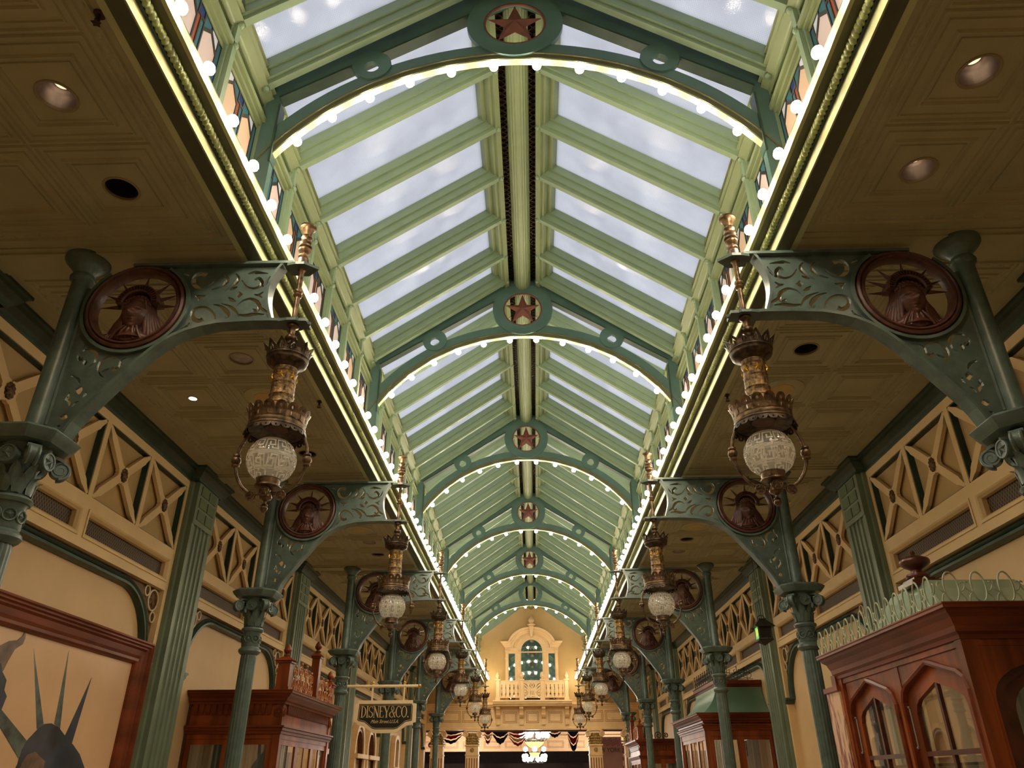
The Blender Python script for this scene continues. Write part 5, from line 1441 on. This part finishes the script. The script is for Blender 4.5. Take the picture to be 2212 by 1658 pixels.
def oval(mb, cx, cz, rx, rz, w0, w1, a0=0, a1=360, n=26):
    fr = []
    for i in range(n+1):
        a = radians(a0+(a1-a0)*i/n); w = w0+(w1-w0)*abs(cos(a))
        fr.append((cx+(rx+w/2)*cos(a), cz+(rz+w0/2)*sin(a), cx+(rx-w/2)*cos(a), cz+(rz-w0/2)*sin(a)))
    for i in range(n):
        a, b = fr[i], fr[i+1]; mb.plate([[(a[0], a[1]), (b[0], b[1]), (b[2], b[3]), (a[2], a[3])]], -.026, -.018, fs_)
L = MB(); z0, z1 = 2.640, 2.830; h = z1-z0; tn, th = .009, .020
def serif(x, z, w=.03): bar2(L, x-w/2, z, x+w/2, z, .006)
x = -3.098
bar2(L, x+.025, z0, x+.025, z1, th); serif(x+.02, z0, .045); serif(x+.02, z1, .045); oval(L, x+.030, (z0+z1)/2, .070, h/2-.003, .008, .020, -90, 90); x += .118
bar2(L, x+.018, z0, x+.018, z1, th); serif(x+.018, z0, .045); serif(x+.018, z1, .045); x += .043
oval(L, x+.045, z1-h*.25, .036, h*.25-.004, .009, .012, 40, 262); oval(L, x+.045, z0+h*.25, .038, h*.25-.004, .010, .020, 90, -150); bar2(L, x+.010, z0+.002, x+.010, z0+.05, .006); bar2(L, x+.080, z1-.045, x+.080, z1-.002, .006); x += .092
bar2(L, x+.022, z0, x+.022, z1, tn); bar2(L, x+.020, z1, x+.105, z0, .022); bar2(L, x+.105, z0, x+.105, z1, tn); serif(x+.02, z0, .035); serif(x+.015, z1, .035); serif(x+.105, z1, .035); x += .125
bar2(L, x+.02, z0, x+.02, z1, th); bar2(L, x, z1-.004, x+.085, z1-.004, tn); bar2(L, x, z0+.004, x+.09, z0+.004, tn); bar2(L, x+.02, (z0+z1)/2+.01, x+.065, (z0+z1)/2+.01, tn); bar2(L, x+.085, z1-.035, x+.085, z1, .006); bar2(L, x+.09, z0, x+.09, z0+.04, .006); x += .10
bar2(L, x+.005, z1, x+.052, z0+h*.42, th); bar2(L, x+.098, z1, x+.056, z0+h*.42, tn); bar2(L, x+.052, z0, x+.052, z0+h*.45, th); serif(x+.052, z0, .04); serif(x+.008, z1, .036); serif(x+.098, z1, .036); x += .112
oval(L, x+.060, z1-.042, .026, .040, .008, .012); oval(L, x+.045, z0+.048, .042, .046, .009, .018, 60, 320); bar2(L, x+.036, z1-.045, x+.115, z0, .017); bar2(L, x+.080, z0+.035, x+.108, z0+.085, tn); serif(x+.11, z0+.088, .035); x += .125
oval(L, x+.060, (z0+z1)/2, .052, h/2-.003, .009, .020, 42, 318); bar2(L, x+.102, z1-.05, x+.102, z1-.005, .006); x += .118
oval(L, x+.055, (z0+z1)/2, .050, h/2-.003, .009, .020, 0, 360); x += .118
L.ball((x+.018, SY-.022, z0+.010), .012, 8, 6)
L.v = [(-3.105+(v[0]+3.098)*.90, v[1], v[2]) for v in L.v]
L.build('gilt_letters', SIGNG, par, g)
def text(body, size, loc, m, par, g, name, shear=0, rot=(pi/2, 0, 0), ext=.002, sx=1, align='CENTER'):
    cu = bpy.data.curves.new(name, 'FONT'); cu.body = body; cu.size = size; cu.extrude = ext; cu.shear = shear; cu.align_x = align
    o = bpy.data.objects.new(name, cu); COL.objects.link(o); dg = bpy.context.evaluated_depsgraph_get(); dg.update()
    me = bpy.data.meshes.new_from_object(o.evaluated_get(dg)); bpy.data.objects.remove(o); me.materials.clear(); me.materials.append(m)
    q = link(name, me, par); q.location = (loc[0]-g[0], loc[1]-g[1], loc[2]-g[2]); q.rotation_euler = rot; q.scale = (sx, 1, 1)
    return q
text('Main Street.U.S.A.', .085, (-2.655, SY-.021, 2.545), SIGNG, par, g, 'script_letters', shear=.5, sx=.82, ext=.004)
tag(par, 'hanging shop sign with gilt lettering on dark green board, cream shaped border, on the left', 'sign')

# ------------------------------------------------------------ lantern with the green exit panel
g = (3.93, 13.05, 3.62); par = empty('exit_lantern', g); q = MB
MB().tube([(3.93, 13.05, 4.02), (3.93, 13.05, 5.4)], .006, 6).build('suspension_wire', BLKM, par, g)
MB().add([(3.93+a*.17, 13.05+b*.17, 3.86) for a, b in ((-1, -1), (1, -1), (1, 1), (-1, 1))]+[(3.93+a*.07, 13.05+b*.07, 3.97) for a, b in ((-1, -1), (1, -1), (1, 1), (-1, 1))], [(0, 3, 2, 1), (4, 5, 6, 7), (0, 1, 5, 4), (1, 2, 6, 5), (2, 3, 7, 6), (3, 0, 4, 7)]).build('lantern_roof', BLKM, par, g)
m = MB().box((3.87, 12.99, 3.97), (3.99, 13.11, 4.0)); m.torus((3.93, 13.05, 4.0), .06, .007, 20, 6); m.build('lantern_top', BLKM, par, g)
m = MB()
for a in (-1, 1):
    for b in (-1, 1): m.box((3.93+a*.11, 13.05+b*.11, 3.66), (3.93+a*.095, 13.05+b*.095, 3.87))
m.box((3.81, 12.93, 3.64), (4.05, 13.17, 3.67)); m.add([(3.83, 12.95, 3.64), (4.03, 12.95, 3.64), (4.03, 13.15, 3.64), (3.83, 13.15, 3.64), (3.93, 13.05, 3.57)], [(0, 1, 4), (1, 2, 4), (2, 3, 4), (3, 0, 4)])
m.build('lantern_frame', BLKM, par, g)
MB().box((3.825, 12.955, 3.68), (3.835, 13.145, 3.86)).build('green_panel', EXITL, par, g); MB().box((3.84, 12.945, 3.68), (4.02, 12.955, 3.86)).build('dark_panel', BLKM, par, g)
m = MB().box((3.821, 12.99, 3.74), (3.826, 13.02, 3.83)); m.box((3.821, 13.03, 3.72), (3.826, 13.10, 3.75)); m.box((3.821, 13.05, 3.75), (3.826, 13.08, 3.83)); m.build('exit_figure', EXITY, par, g)
tag(par, 'small black lantern with a green lit exit panel hanging on a wire at the right', 'lantern')
# ------------------------------------------------------------ end wall with window and balcony
YE = YEND
fe = lambda a, b, d: (a, YE+d, b)
w = struct(MB().plate([[(-4.76, 4.55), (4.76, 4.55), (4.76, 5.4), (2.5, 5.4), (2.5, 7.3), (0, 9.0), (-2.5, 7.3), (-2.5, 5.4), (-4.76, 5.4)]], 0, .25, fe).build('wall_back', ENDW))
# entablature
def hmold(prof, x0, x1):
    return MB().sweep(prof, [lambda a, b, x=x: (x, YE-a, b) for x in (x0, x1)], close=True)
hmold([(0, 3.53), (.10, 3.53), (.10, 3.60), (.08, 3.63), (.06, 3.64), (.06, 4.32), (.08, 4.34), (.08, 4.38), (.12, 4.42), (.14, 4.48), (.18, 4.50), (.18, 4.56), (.06, 4.60), (-.2, 4.60), (-.2, 3.53)], -4.7, 4.7).build('entablature', CARV, w)
# recessed rectangular panels drawn by thin mouldings
def framepanel(m, x0, x1, z0, z1, d=.06, w_=.02):
    for k in (0, .055):
        cx, cz = (x0+x1)/2, (z0+z1)/2; hx, hz = (x1-x0)/2-k, (z1-z0)/2-k
        fr = [(lambda a, b, sx=sx, sz=sz: (cx+sx*(hx+a), YE-d-b, cz+sz*(hz+a))) for sx, sz in ((1, 1), (-1, 1), (-1, -1), (1, -1))]
        m.sweep([(-w_/2, 0), (-w_/4, .012), (w_/4, .012), (w_/2, 0)], fr, cp=True)
m = MB()
for e in (-1, 1): framepanel(m, *sorted((e*1.78, e*3.0)), 3.84, 4.26); framepanel(m, *sorted((e*3.1, e*4.5)), 3.84, 4.26)
m.build('panel_moulding', mat('brown_panel_lines', rgb(176, 122, 62), .5), w)
# piers below
CAPM = CARVD
def pier(x, y, zt, parent=None, label=None, k=1.0, mw=CARV, mc=CARVD, grp='square piers with gilded scroll capitals'):
    o = empty('square_pier', (x, y, 0)); g = (0, 0, 0); hw = .27*k
    MB().box((-hw, -hw, 0), (hw, hw, zt-.95)).build('shaft', mw, o)
    m = MB()
    for i in range(5): x0 = -hw*.78+i*hw*.39; m.box((x0-.018, -hw-.004, .3), (x0+.018, -hw+.01, zt-1.07))
    m.build('flute', mat('brown_flute', rgb(120, 56, 34), .6) if 'brown_flute' not in bpy.data.materials else bpy.data.materials['brown_flute'], o)
    m = MB(); m.box((-hw*1.08, -hw*1.08, zt-.98), (hw*1.08, hw*1.08, zt-.93)); m.box((-hw*.98, -hw*.98, zt-.93), (hw*.98, hw*.98, zt-.62)); m.box((-hw*1.14, -hw*1.14, zt-.62), (hw*1.14, hw*1.14, zt-.56))
    m.build('neck_block', mw, o)
    m = MB(); m.torus((0, -hw-.002, zt-.775), .07*k, .02, 20, 6); m.ball((0, -hw, zt-.775), .045*k, 8, 6); m.build('round_boss', mc, o, smooth=50)
    b = MB().lathe([(zt-.56, hw*.92), (zt-.3, hw*.86), (zt-.12, hw*1.1)], n=20)
    for r_ in range(3):
        for i in range(7):
            xx = -hw*.85+i*hw*.283; b.ball((xx, -hw*.95, zt-.50+r_*.10), .042*k, 6, 5, (1, .6, 1.2))
            b.ball((-hw*.95, xx, zt-.50+r_*.10), .042*k, 6, 5, (.6, 1, 1.2)); b.ball((hw*.95, xx, zt-.50+r_*.10), .042*k, 6, 5, (.6, 1, 1.2))
    b.build('leafy_bell', mc, o, smooth=60)
    for e in (-1, 1):
        m = MB(); c = (e*hw*1.02, zt-.17)
        pts = []
        for j in range(26):
            t = j/25; th = pi/2+e*(-1)*t*3.2*pi; rr = .12*k*(1-.85*t); pts.append((c[0]+rr*cos(th), -hw-.03, c[1]+rr*sin(th)))
        m.tube(pts, [.026*(1-.5*j/25) for j in range(26)], 6); m.lathe([(-hw-.02, .115*k), (hw, .115*k)], (c[0], 0, c[1]), n=18, axis='y')
        m.build('scroll_volute', mw, o, smooth=50)
    MB().box((-hw*1.1, -hw*1.1, zt-.06), (hw*1.1, hw*1.1, zt)).build('abacus', mw, o)
    tag(o, label, 'pier', grp)
    return o
pier(-2.56, YE+.1, 3.53, label='cream square pier with gilded scroll capital under the balcony beam, left of the chandelier')
pier(2.62, YE+.1, 3.53, label='cream square pier with gilded scroll capital under the balcony beam, right of the chandelier')
pier(-4.05, YE+.1, 3.53, label='cream pier with carved capital at the left end of the balcony beam')
pier(4.12, YE+.1, 3.53, label='cream pier with carved capital at the right end of the balcony beam')

# triple window
g = (0, YE, 4.6); o = empty('arched_triple_window', g)
def P2(m, loops, d0, d1): return m.plate(loops, d0, d1, fe)
zs = 6.70   # springing of the arch
arch_out = [(1.12*cos(a), zs+.12+ .90*sin(a)) for a in [radians(8+164*i/24) for i in range(25)]]
body = [(-1.16, 4.6), (1.16, 4.6), (1.16, zs), (.60+.0, zs)]+[(.60*cos(a), zs+.62*sin(a)) for a in [pi*i/20 for i in range(1, 20)]]+[(-.60, zs), (-1.16, zs)]
openc = [(-.47, 4.6+.05), (.47, 4.65), (.47, zs)]+[(.47*cos(a), zs+.49*sin(a)) for a in [pi*i/20 for i in range(1, 20)]]+[(-.47, zs)]
ol = [(-1.02, 4.65), (-.74, 4.65), (-.74, 6.60), (-1.02, 6.60)]; orr = [(-p[0], p[1]) for p in ol][::-1]
P2(MB(), [body, openc[::-1], ol[::-1], orr[::-1]], -.10, 0).build('window_surround', CARV, o, g)
mr = MB(); 
for q in (openc, ol, orr): mr.add([(p[0], YE-.02, p[1]) for p in q], [tuple(range(len(q)))])
gl = mr.build('mirror_pane', MIRR, o, g)
m = MB().box((-.47, YE-.06, zs-.06), (.47, YE-.02, zs-.01)); m.build('transom_bar', CARV, o, g)
# hood: straight cornice, arched in the middle
path = [(-1.20, 6.86), (-.84, 6.86)]+[(-.84*cos(a), 6.86+.62*sin(a)) for a in [pi*i/24 for i in range(1, 24)]]+[(.84, 6.86), (1.20, 6.86)]
fr = []
for i, q in enumerate(path):
    if i == 0: nn = (0, 1)
    elif i == len(path)-1: nn = (0, 1)
    elif i == 1: nn = (-.45, 1)
    elif i == len(path)-2: nn = (.45, 1)
    else:
        a_, b_ = path[i-1], path[i+1]; l = sqrt((b_[0]-a_[0])**2+(b_[1]-a_[1])**2); nn = (-(b_[1]-a_[1])/l, (b_[0]-a_[0])/l)
    fr.append(lambda a, b, q=q, nn=nn: (q[0]+nn[0]*a+(0 if abs(q[0]) < 1.19 else (a*.8 if q[0] > 0 else -a*.8)), YE-b, q[1]+nn[1]*a))
MB().sweep([(-.04, 0), (-.04, .10), (.02, .12), (.06, .13), (.08, .16), (.12, .17), (.15, .23), (.20, .25), (.24, .27), (.24, 0)], fr, close=True).build('arched_cornice', CARV, o, g, smooth=35)
m = MB(); 
for i in range(27):
    a = radians(6+168*i/26); c, s_ = cos(a), sin(a); m.bar((.68*c, YE-.12, zs+.10+.58*s_), (.77*c, YE-.12, zs+.10+.67*s_), .035, .05, (0, 1, 0))
for e in (-1, 1):
    for i in range(7): m.box((e*(.86+.042*i)-.013, YE-.15, 6.74), (e*(.86+.042*i)+.013, YE-.09, 6.84))
m.build('dentil_course', CARV, o, g)
P2(MB(), [[(.80*cos(a), zs+.09+.70*sin(a)) for a in [pi*i/24 for i in range(25)]]+[(.60*cos(a), zs+.0+.62*sin(a)) for a in [pi-pi*i/24 for i in range(25)]]], -.105, 0).build('archivolt', CARV, o, g)
MB().box((-1.18, YE-.13, zs), (-.62, YE, 6.84)).box((.62, YE-.13, zs), (1.18, YE, 6.84)).build('architrave', CARV, o, g)
for x in (-1.10, -.58, .58, 1.10):
    m = MB().box((x-.055, YE-.15, 4.6), (x+.055, YE-.08, 6.35)); m.box((x-.07, YE-.19, 6.35), (x+.07, YE-.08, 6.42)); m.box((x-.055, YE-.17, 6.42), (x+.055, YE-.08, 6.62)); m.box((x-.07, YE-.21, 6.62), (x+.07, YE-.08, 6.70))
    m.build('console_pilaster', CARV, o, g)
m = MB(); m.add([(-.10, YE-.34, 7.72), (.10, YE-.34, 7.72), (.045, YE-.30, 7.28), (-.045, YE-.30, 7.28), (-.10, YE, 7.72), (.10, YE, 7.72), (.045, YE, 7.28), (-.045, YE, 7.28)], [(0, 1, 2, 3), (4, 7, 6, 5), (0, 4, 5, 1), (1, 5, 6, 2), (2, 6, 7, 3), (3, 7, 4, 0)])
m.lathe([(7.72, .10), (7.75, .12), (7.78, .19), (7.82, .20), (7.83, .14), (7.86, .09), (7.92, .12), (7.98, .14), (8.05, .12), (8.12, .07), (8.20, .0)], (0, YE-.2, 0), n=20)
m.build('flaming_finial', CARV, o, g, smooth=45)
tag(o, 'cream triple window with arched cornice and flame finial high on the end wall', 'window')
# balcony
g = (0, YE, 4.56); o = empty('balcony', g)
yf = YE-.62
MB().sweep([(0, 4.40), (.60, 4.42), (.64, 4.48), (.70, 4.50), (.72, 4.56), (.76, 4.58), (.76, 4.64), (0, 4.64)], [lambda a, b, x=x: (x, YE-a, b) for x in (-1.68, 1.68)], close=True).build('balcony_floor', CARV, o, g)
for x in (-1.47, -.47, .47, 1.47):
    m = MB().sweep([(0, 3.72), (.08, 3.72), (.08, 3.95), (.22, 4.02), (.30, 4.10), (.22, 4.16), (.30, 4.26), (.42, 4.33), (.42, 4.42), (0, 4.42)], [lambda a, b, xx=xx: (xx, YE-.06-a, b) for xx in (x-.085, x+.085)], close=True)
    m.build('scroll_bracket', CARV, o, g)
for x0, x1 in ((-1.25, -.68), (-.26, .26), (.68, 1.25)):
    m = MB(); framepanel(m, x0, x1, 3.80, 4.22, d=.065); m.build('fascia_panel', bpy.data.materials['brown_panel_lines'], o, g)
for x in (-1.47, -.44, .44, 1.47):
    m = MB().box((x-.10, yf-.03, 4.64), (x+.10, yf+.17, 4.76)); m.box((x-.075, yf, 4.76), (x+.075, yf+.14, 5.42)); m.box((x-.11, yf-.04, 5.42), (x+.11, yf+.18, 5.48))
    p = m.build('balcony_post', CARV, o, g)
    MB().lathe([(5.48, .05), (5.50, .075), (5.53, .05), (5.55, .055), (5.58, .085), (5.63, .09), (5.70, .06), (5.76, .03), (5.79, .0)], (x, yf+.07, 0), n=14).build('ball_finial', CARV, p, g, smooth=50)
MB().box((-1.47, yf+.03, 5.38), (1.47, yf+.13, 5.43)).build('hand_rail', CARV, o, g)
# pierced side panels: boards with turned-shape slots
for e in (-1, 1):
    x0, x1 = sorted((e*.52, e*1.39)); hol = []
    for i in range(5):
        c = x0+(x1-x0)*(i+.5)/5
        h = [(.008, 5.27), (.02, 5.25), (.012, 5.22), (.006, 5.2), (.022, 5.16), (.022, 5.09), (.006, 5.06), (.006, 4.98), (.022, 4.95), (.008, 4.93), (.05, 4.885), (.008, 4.86), (.02, 4.82), (.0, 4.79)]
        hol.append([(c-p[0], p[1]) for p in h]+[(c+p[0]+.001, p[1]) for p in h[::-1]])
    MB().plate([[(x0, 4.74), (x1, 4.74), (x1, 5.38), (x0, 5.38)]]+hol, -.57, -.54, fe).build('pierced_panel', CARV, o, g)
hol = [stroke(P_, w_, 4) for P_, w_ in [
    ([(-.04, 5.33), (-.10, 5.22), (-.02, 5.12)], (.01, .03, .01)), ([(.04, 5.33), (.10, 5.22), (.02, 5.12)], (.01, .03, .01)), ([(0, 5.30), (0, 5.18)], (.012, .035, .01)),
    ([(-.36, 5.32), (-.25, 5.27), (-.18, 5.16)], (.01, .03, .01)), ([(.36, 5.32), (.25, 5.27), (.18, 5.16)], (.01, .03, .01)), ([(-.36, 5.22), (-.28, 5.17), (-.2, 5.08)], (.01, .03, .01)), ([(.36, 5.22), (.28, 5.17), (.2, 5.08)], (.01, .03, .01)),
    ([(-.34, 5.06), (-.26, 5.04), (-.22, 4.97), (-.28, 4.93), (-.32, 4.97)], (.01, .022, .012)), ([(.34, 5.06), (.26, 5.04), (.22, 4.97), (.28, 4.93), (.32, 4.97)], (.01, .022, .012)),
    ([(-.16, 4.98), (-.22, 4.88), (-.30, 4.82), (-.34, 4.88)], (.01, .022, .012)), ([(.16, 4.98), (.22, 4.88), (.30, 4.82), (.34, 4.88)], (.01, .022, .012)),
    ([(-.07, 5.02), (-.07, 4.84)], (.018, .018, .018)), ([(0, 5.02), (0, 4.84)], (.018, .018, .018)), ([(.07, 5.02), (.07, 4.84)], (.018, .018, .018)), ([(-.12, 4.79), (.12, 4.79)], (.012, .012, .012))]]
MB().plate([[(-.37, 4.74), (.37, 4.74), (.37, 5.38), (-.37, 5.38)]]+hol, -.57, -.54, fe).build('torch_panel', CARV, o, g)
MB().box((-1.4, YE-.5, 4.65), (1.4, YE-.48, 5.3)).build('backing_board', mat('brown_backing', rgb(120, 70, 36), .6), o, g) if False else None
tag(o, 'cream carved balcony with pierced panels below the window on the end wall', 'balcony')

# ------------------------------------------------------------ hall beyond the end wall
for x, y in ((0, 41), (-4, 44), (4, 44)): point('hall_fill_light', (x, y, 2.9), 380, (1, .88, .78), .2)  # added fill that brightens the hall beyond its own lamps
HF = struct(MB().box((-8.5, 60, 0), (8.5, 60.2, 4.9)).build('wall_end', DARKR))
struct(MB().box((-8.5, YE+.25, 4.75), (8.5, 60, 4.85)).build('ceiling', LILAC))
struct(MB().box((-8.5, YE, 0), (-8.3, 60, 4.8)).build('wall_west', LILAC)); struct(MB().box((8.3, YE, 0), (8.5, 60, 4.8)).build('wall_east', LILAC))
struct(MB().box((-8.5, YE+.02, 0), (-4.76, YE+.2, 4.8)).build('wall_north', LILAC)); struct(MB().box((4.76, YE+.02, 0), (8.5, YE+.2, 4.8)).build('wall_south', LILAC))
t = struct(empty('trim_10'))
m = MB().sweep([(0, 3.1), (.06, 3.1), (.08, 3.2), (.08, 3.7), (.14, 3.78), (.2, 3.82), (.2, 3.9), (0, 3.95)], [lambda a, b, x=x: (x, 47-a, b) for x in (-8.3, 8.3)], close=True); m.box((-8.3, 47, 3.1), (8.3, 47.3, 4.75)); m.build('far_entablature', NICHE, t)
YE_ = YE; YE = 47
m = MB()
for i in range(11): framepanel(m, -6.4+i*1.2, -5.5+i*1.2, 3.28, 3.62, d=.08)
m.build('far_panel_moulding', bpy.data.materials['brown_panel_lines'], t)
YE = YE_
MB().box((-8.3, 52, 0), (8.3, 52.2, 2.6)).build('far_dark_counter', DARKR, t)
pier(-3.45, 46.9, 3.1, label='small far pier with carved capital behind the left part of the hall', k=.9, mw=NICHE, grp='far piers in the hall beyond')
pier(3.45, 46.9, 3.1, label='small far pier with carved capital behind the right part of the hall', k=.9, mw=NICHE, grp='far piers in the hall beyond')
pier(-4.6, 39.5, 3.3, label='lilac-lit pier in the hall beyond, behind the left bunting', k=1.0, mw=LILAC, mc=NICHE, grp='far piers in the hall beyond')
pier(4.2, 39.5, 3.3, label='pier in the hall beyond, left of the city poster', k=.9, mw=NICHE, mc=CARVD, grp='far piers in the hall beyond')
# bunting hangs from a cross beam of the hall ceiling
struct(MB().box((-8.3, 37.9, 3.62), (8.3, 38.12, 4.76)).build('trim_11', LILAC))
BUNT = mat('bunting_cloth', rgb(160, 30, 44), .8)
def bunt(x0, x1, y, z, drop, cols, label, n=9):
    o = empty('bunting_swag', ((x0+x1)/2, y, z)); g = ((x0+x1)/2, y, z)
    for j, mm in enumerate(cols):
        k = len(cols); vs = []; fs = []; N = 18
        for i in range(N+1):
            t = i/N; x = x0+(x1-x0)*t
            for q in range(3):
                f = j/k+q/2/k; sag = drop*sin(pi*t)*f+.02*sin(t*28)*f
                vs.append((x, y+.05*sin(t*30+j)*(.3+f), z-.05*j-sag-drop*.25*f))
        fs = [(i*3+q, (i+1)*3+q, (i+1)*3+q+1, i*3+q+1) for i in range(N) for q in range(2)]
        MB().add(vs, fs).build('cloth_band', mm, o, g, smooth=80)
    tag(o, label, 'bunting', 'red white and blue bunting in the hall')
bunt(-4.3, -3.3, 38, 3.66, .34, (NAVY, RED, NAVY), 'bunting swag at the far left of the hall, left of the left cream pier')
bunt(-2.27, -1.90, 38, 3.66, .36, (RED, WHT, RED), 'narrow red and white bunting swag just right of the left cream pier')
bunt(-1.87, -1.16, 38, 3.66, .40, (NAVY, NAVY), 'navy blue bunting swag left of the chandelier')
bunt(-1.12, -.3, 38, 3.66, .38, (RED, RED, WHT, RED), 'red bunting swag with white stripe touching the left side of the chandelier')
bunt(.7, 1.3, 38, 3.70, .22, (RED, NAVY), 'small bunting swag right of the chandelier')
bunt(1.6, 2.1, 38, 3.66, .62, (NAVY, RED, NAVY), 'long hanging blue and red bunting near the right cream pier')
# chandeliers
def chandelier(x, y, zt, k, label):
    o = empty('chandelier', (x, y, zt)); g = (0, 0, 0)
    MB().tube([(0, 0, 0), (0, 0, 4.75-zt)], .02, 6).build('rod', BLKM, o)
    m = MB()
    for i in range(12):
        a = 2*pi*i/12+.2; R = .72*k
        m.tube(smoothpts([(.15*k*cos(a), .15*k*sin(a), -.55*k), (.5*k*cos(a), .5*k*sin(a), -.62*k), (R*cos(a), R*sin(a), -.42*k), (R*cos(a), R*sin(a), -.30*k)], 3), .018*k, 5)
    m.torus((0, 0, 0), .5*k, .03*k, 30, 6, lambda a, b, d: (a, b, d-.56*k)); m.build('arm_frame', BLKM, o, smooth=50)
    for i in range(12):
        a = 2*pi*i/12+.2; zz = -.16*k if i % 2 else -.34*k; R = .72*k if i % 2 else .66*k
        MB().ball((R*cos(a), R*sin(a), zz), .145*k, 14, 10).build('globe_shade', WHITEL, o, smooth=80)
    MB().lathe([(-.98*k, .06*k), (-.90*k, .24*k), (-.80*k, .38*k), (-.70*k, .46*k), (-.66*k, .48*k)], n=28).build('amber_bowl', AMBERL, o, smooth=60)
    for i in range(4):
        a = 2*pi*i/4; MB().ball((.46*k*cos(a), .46*k*sin(a), -.98*k), .12*k, 12, 8).build('globe_shade', WHITEL, o, smooth=80)
    MB().lathe([(-1.36*k, .03*k), (-1.30*k, .16*k), (-1.20*k, .26*k), (-1.14*k, .28*k)], n=24).build('amber_bowl', AMBERL, o, smooth=60)
    m = MB().lathe([(-1.42*k, .01), (-1.36*k, .03), (-.98*k, .05), (0, .02)], n=8); m.torus((0, 0, 0), .28*k, .03*k, 24, 6, lambda a, b, d: (a, b, d-1.12*k)); m.build('stem', BLKM, o)
    tag(o, label, 'chandelier', 'white globe chandeliers in the hall')
chandelier(.06, 42, 4.02, 1.0, 'large chandelier with white globes and amber bowls in the hall beyond')
chandelier(.04, 54, 3.2, 1.0, 'farther chandelier of white globes, low behind the first one')
# city poster
g = (3.55, 38.5, 2.0); o = empty('city_poster', g)
LPINK = mat('pink_poster_paper', rgb(206, 164, 150), .6, var=.06, scale=2); LPUR = mat('purple_poster_ink', rgb(140, 80, 120), .6)
MB().box((2.95, 38.5, 1.2), (4.1, 38.53, 3.42)).build('poster_sheet', LPINK, o, g)
text('NEW YORK', .26, (3.42, 38.49, 2.78), mat('teal_poster_ink', rgb(52, 76, 90), .6), o, g, 'poster_letters', sx=.9)
m = MB()
for i in range(4):
    for j in range(3): m.tube([(x_, 38.488, z_) for x_, z_ in smoothpts([(3.0+i*.26, 3.05+.1*j), (3.08+i*.26, 3.16+.1*j), (3.16+i*.26, 3.04+.1*j), (3.25+i*.26, 3.14+.1*j)], 3)], .008, 4)
m.build('script_flourish', LPUR, o, g)
tag(o, 'pink city poster with dark lettering in the hall beyond, right of the right cream pier', 'poster')
# ------------------------------------------------------------ niches and small window on the left wall
def niche(yc, label):
    g = (-4.58, yc, 0); o = empty('arched_niche', g); s = -1; hw = .62
    def gothic(h, z0, za, k=10): return [(yc-h, .9), (yc+h, .9), (yc+h, z0)]+[(yc+h*(1-(i/k)**1.7), z0+(za-z0)*sin(pi/2*(i/k))) for i in range(1, k)]+[(yc, za)]+[(yc-h*(1-(i/k)**1.7), z0+(za-z0)*sin(pi/2*(i/k))) for i in range(k-1, 0, -1)]+[(yc-h, z0)]
    MB().plate([gothic(hw, 2.25, 3.02), gothic(hw-.10, 2.25, 2.88)[::-1]], 4.50, 4.66, fx).build('niche_arch', CARV, o, g, flip=s)
    MB().plate([gothic(hw-.13, 2.25, 2.84), gothic(hw-.17, 2.25, 2.79)[::-1]], 4.53, 4.66, fx).build('inner_arch', MAHOD, o, g, flip=s)
    MB().box((4.40, yc-hw-.06, 2.14), (4.66, yc+hw+.06, 2.24)).build('ledge', CARV, o, g, flip=s)
    MB().box((4.60, yc-hw+.1, 1.5), (4.655, yc+hw-.1, 2.12)).build('gilded_carving', CARVD, o, g, flip=s)
    MB().box((4.48, yc-hw-.05, .0), (4.66, yc-hw+.09, 2.14)).box((4.48, yc+hw-.09, 0), (4.66, yc+hw+.05, 2.14)).build('side_post', CARV, o, g, flip=s)
    tag(o, label, 'niche', 'pointed niches below the hanging sign')
niche(18.0, 'cream pointed niche on the left wall, the nearest, left of the hanging sign')
niche(21.6, 'cream pointed niche below the left half of the hanging sign')
niche(23.2, 'cream pointed niche below the right half of the hanging sign')
g = (-4.58, 27.6, 0); o = empty('small_arched_window', g)
def az(h, z0, r): return [(27.6-h, .9 if z0 < 0 else 2.0), (27.6+h, 2.0), (27.6+h, 2.72)]+[(27.6+h*cos(a), 2.72+r*sin(a)) for a in [pi*i/12 for i in range(1, 12)]]+[(27.6-h, 2.72)]
MB().plate([az(.5, 0, .26), az(.30, 0, .14)[::-1]], 4.52, 4.66, fx).build('window_surround', CARV, o, g, flip=-1)
MB().add([(4.62, p[0], p[1]) for p in az(.31, 0, .15)], [tuple(range(15))] if len(az(.31, 0, .15)) == 15 else [tuple(range(len(az(.31, 0, .15))))]).build('glass_pane', MIRR, o, g, flip=-1)
MB().box((4.48, 27.05, 1.9), (4.66, 28.15, 2.02)).build('sill', CARV, o, g, flip=-1)
tag(o, 'small cream arched window on the far left wall, right of the hanging sign', 'window')
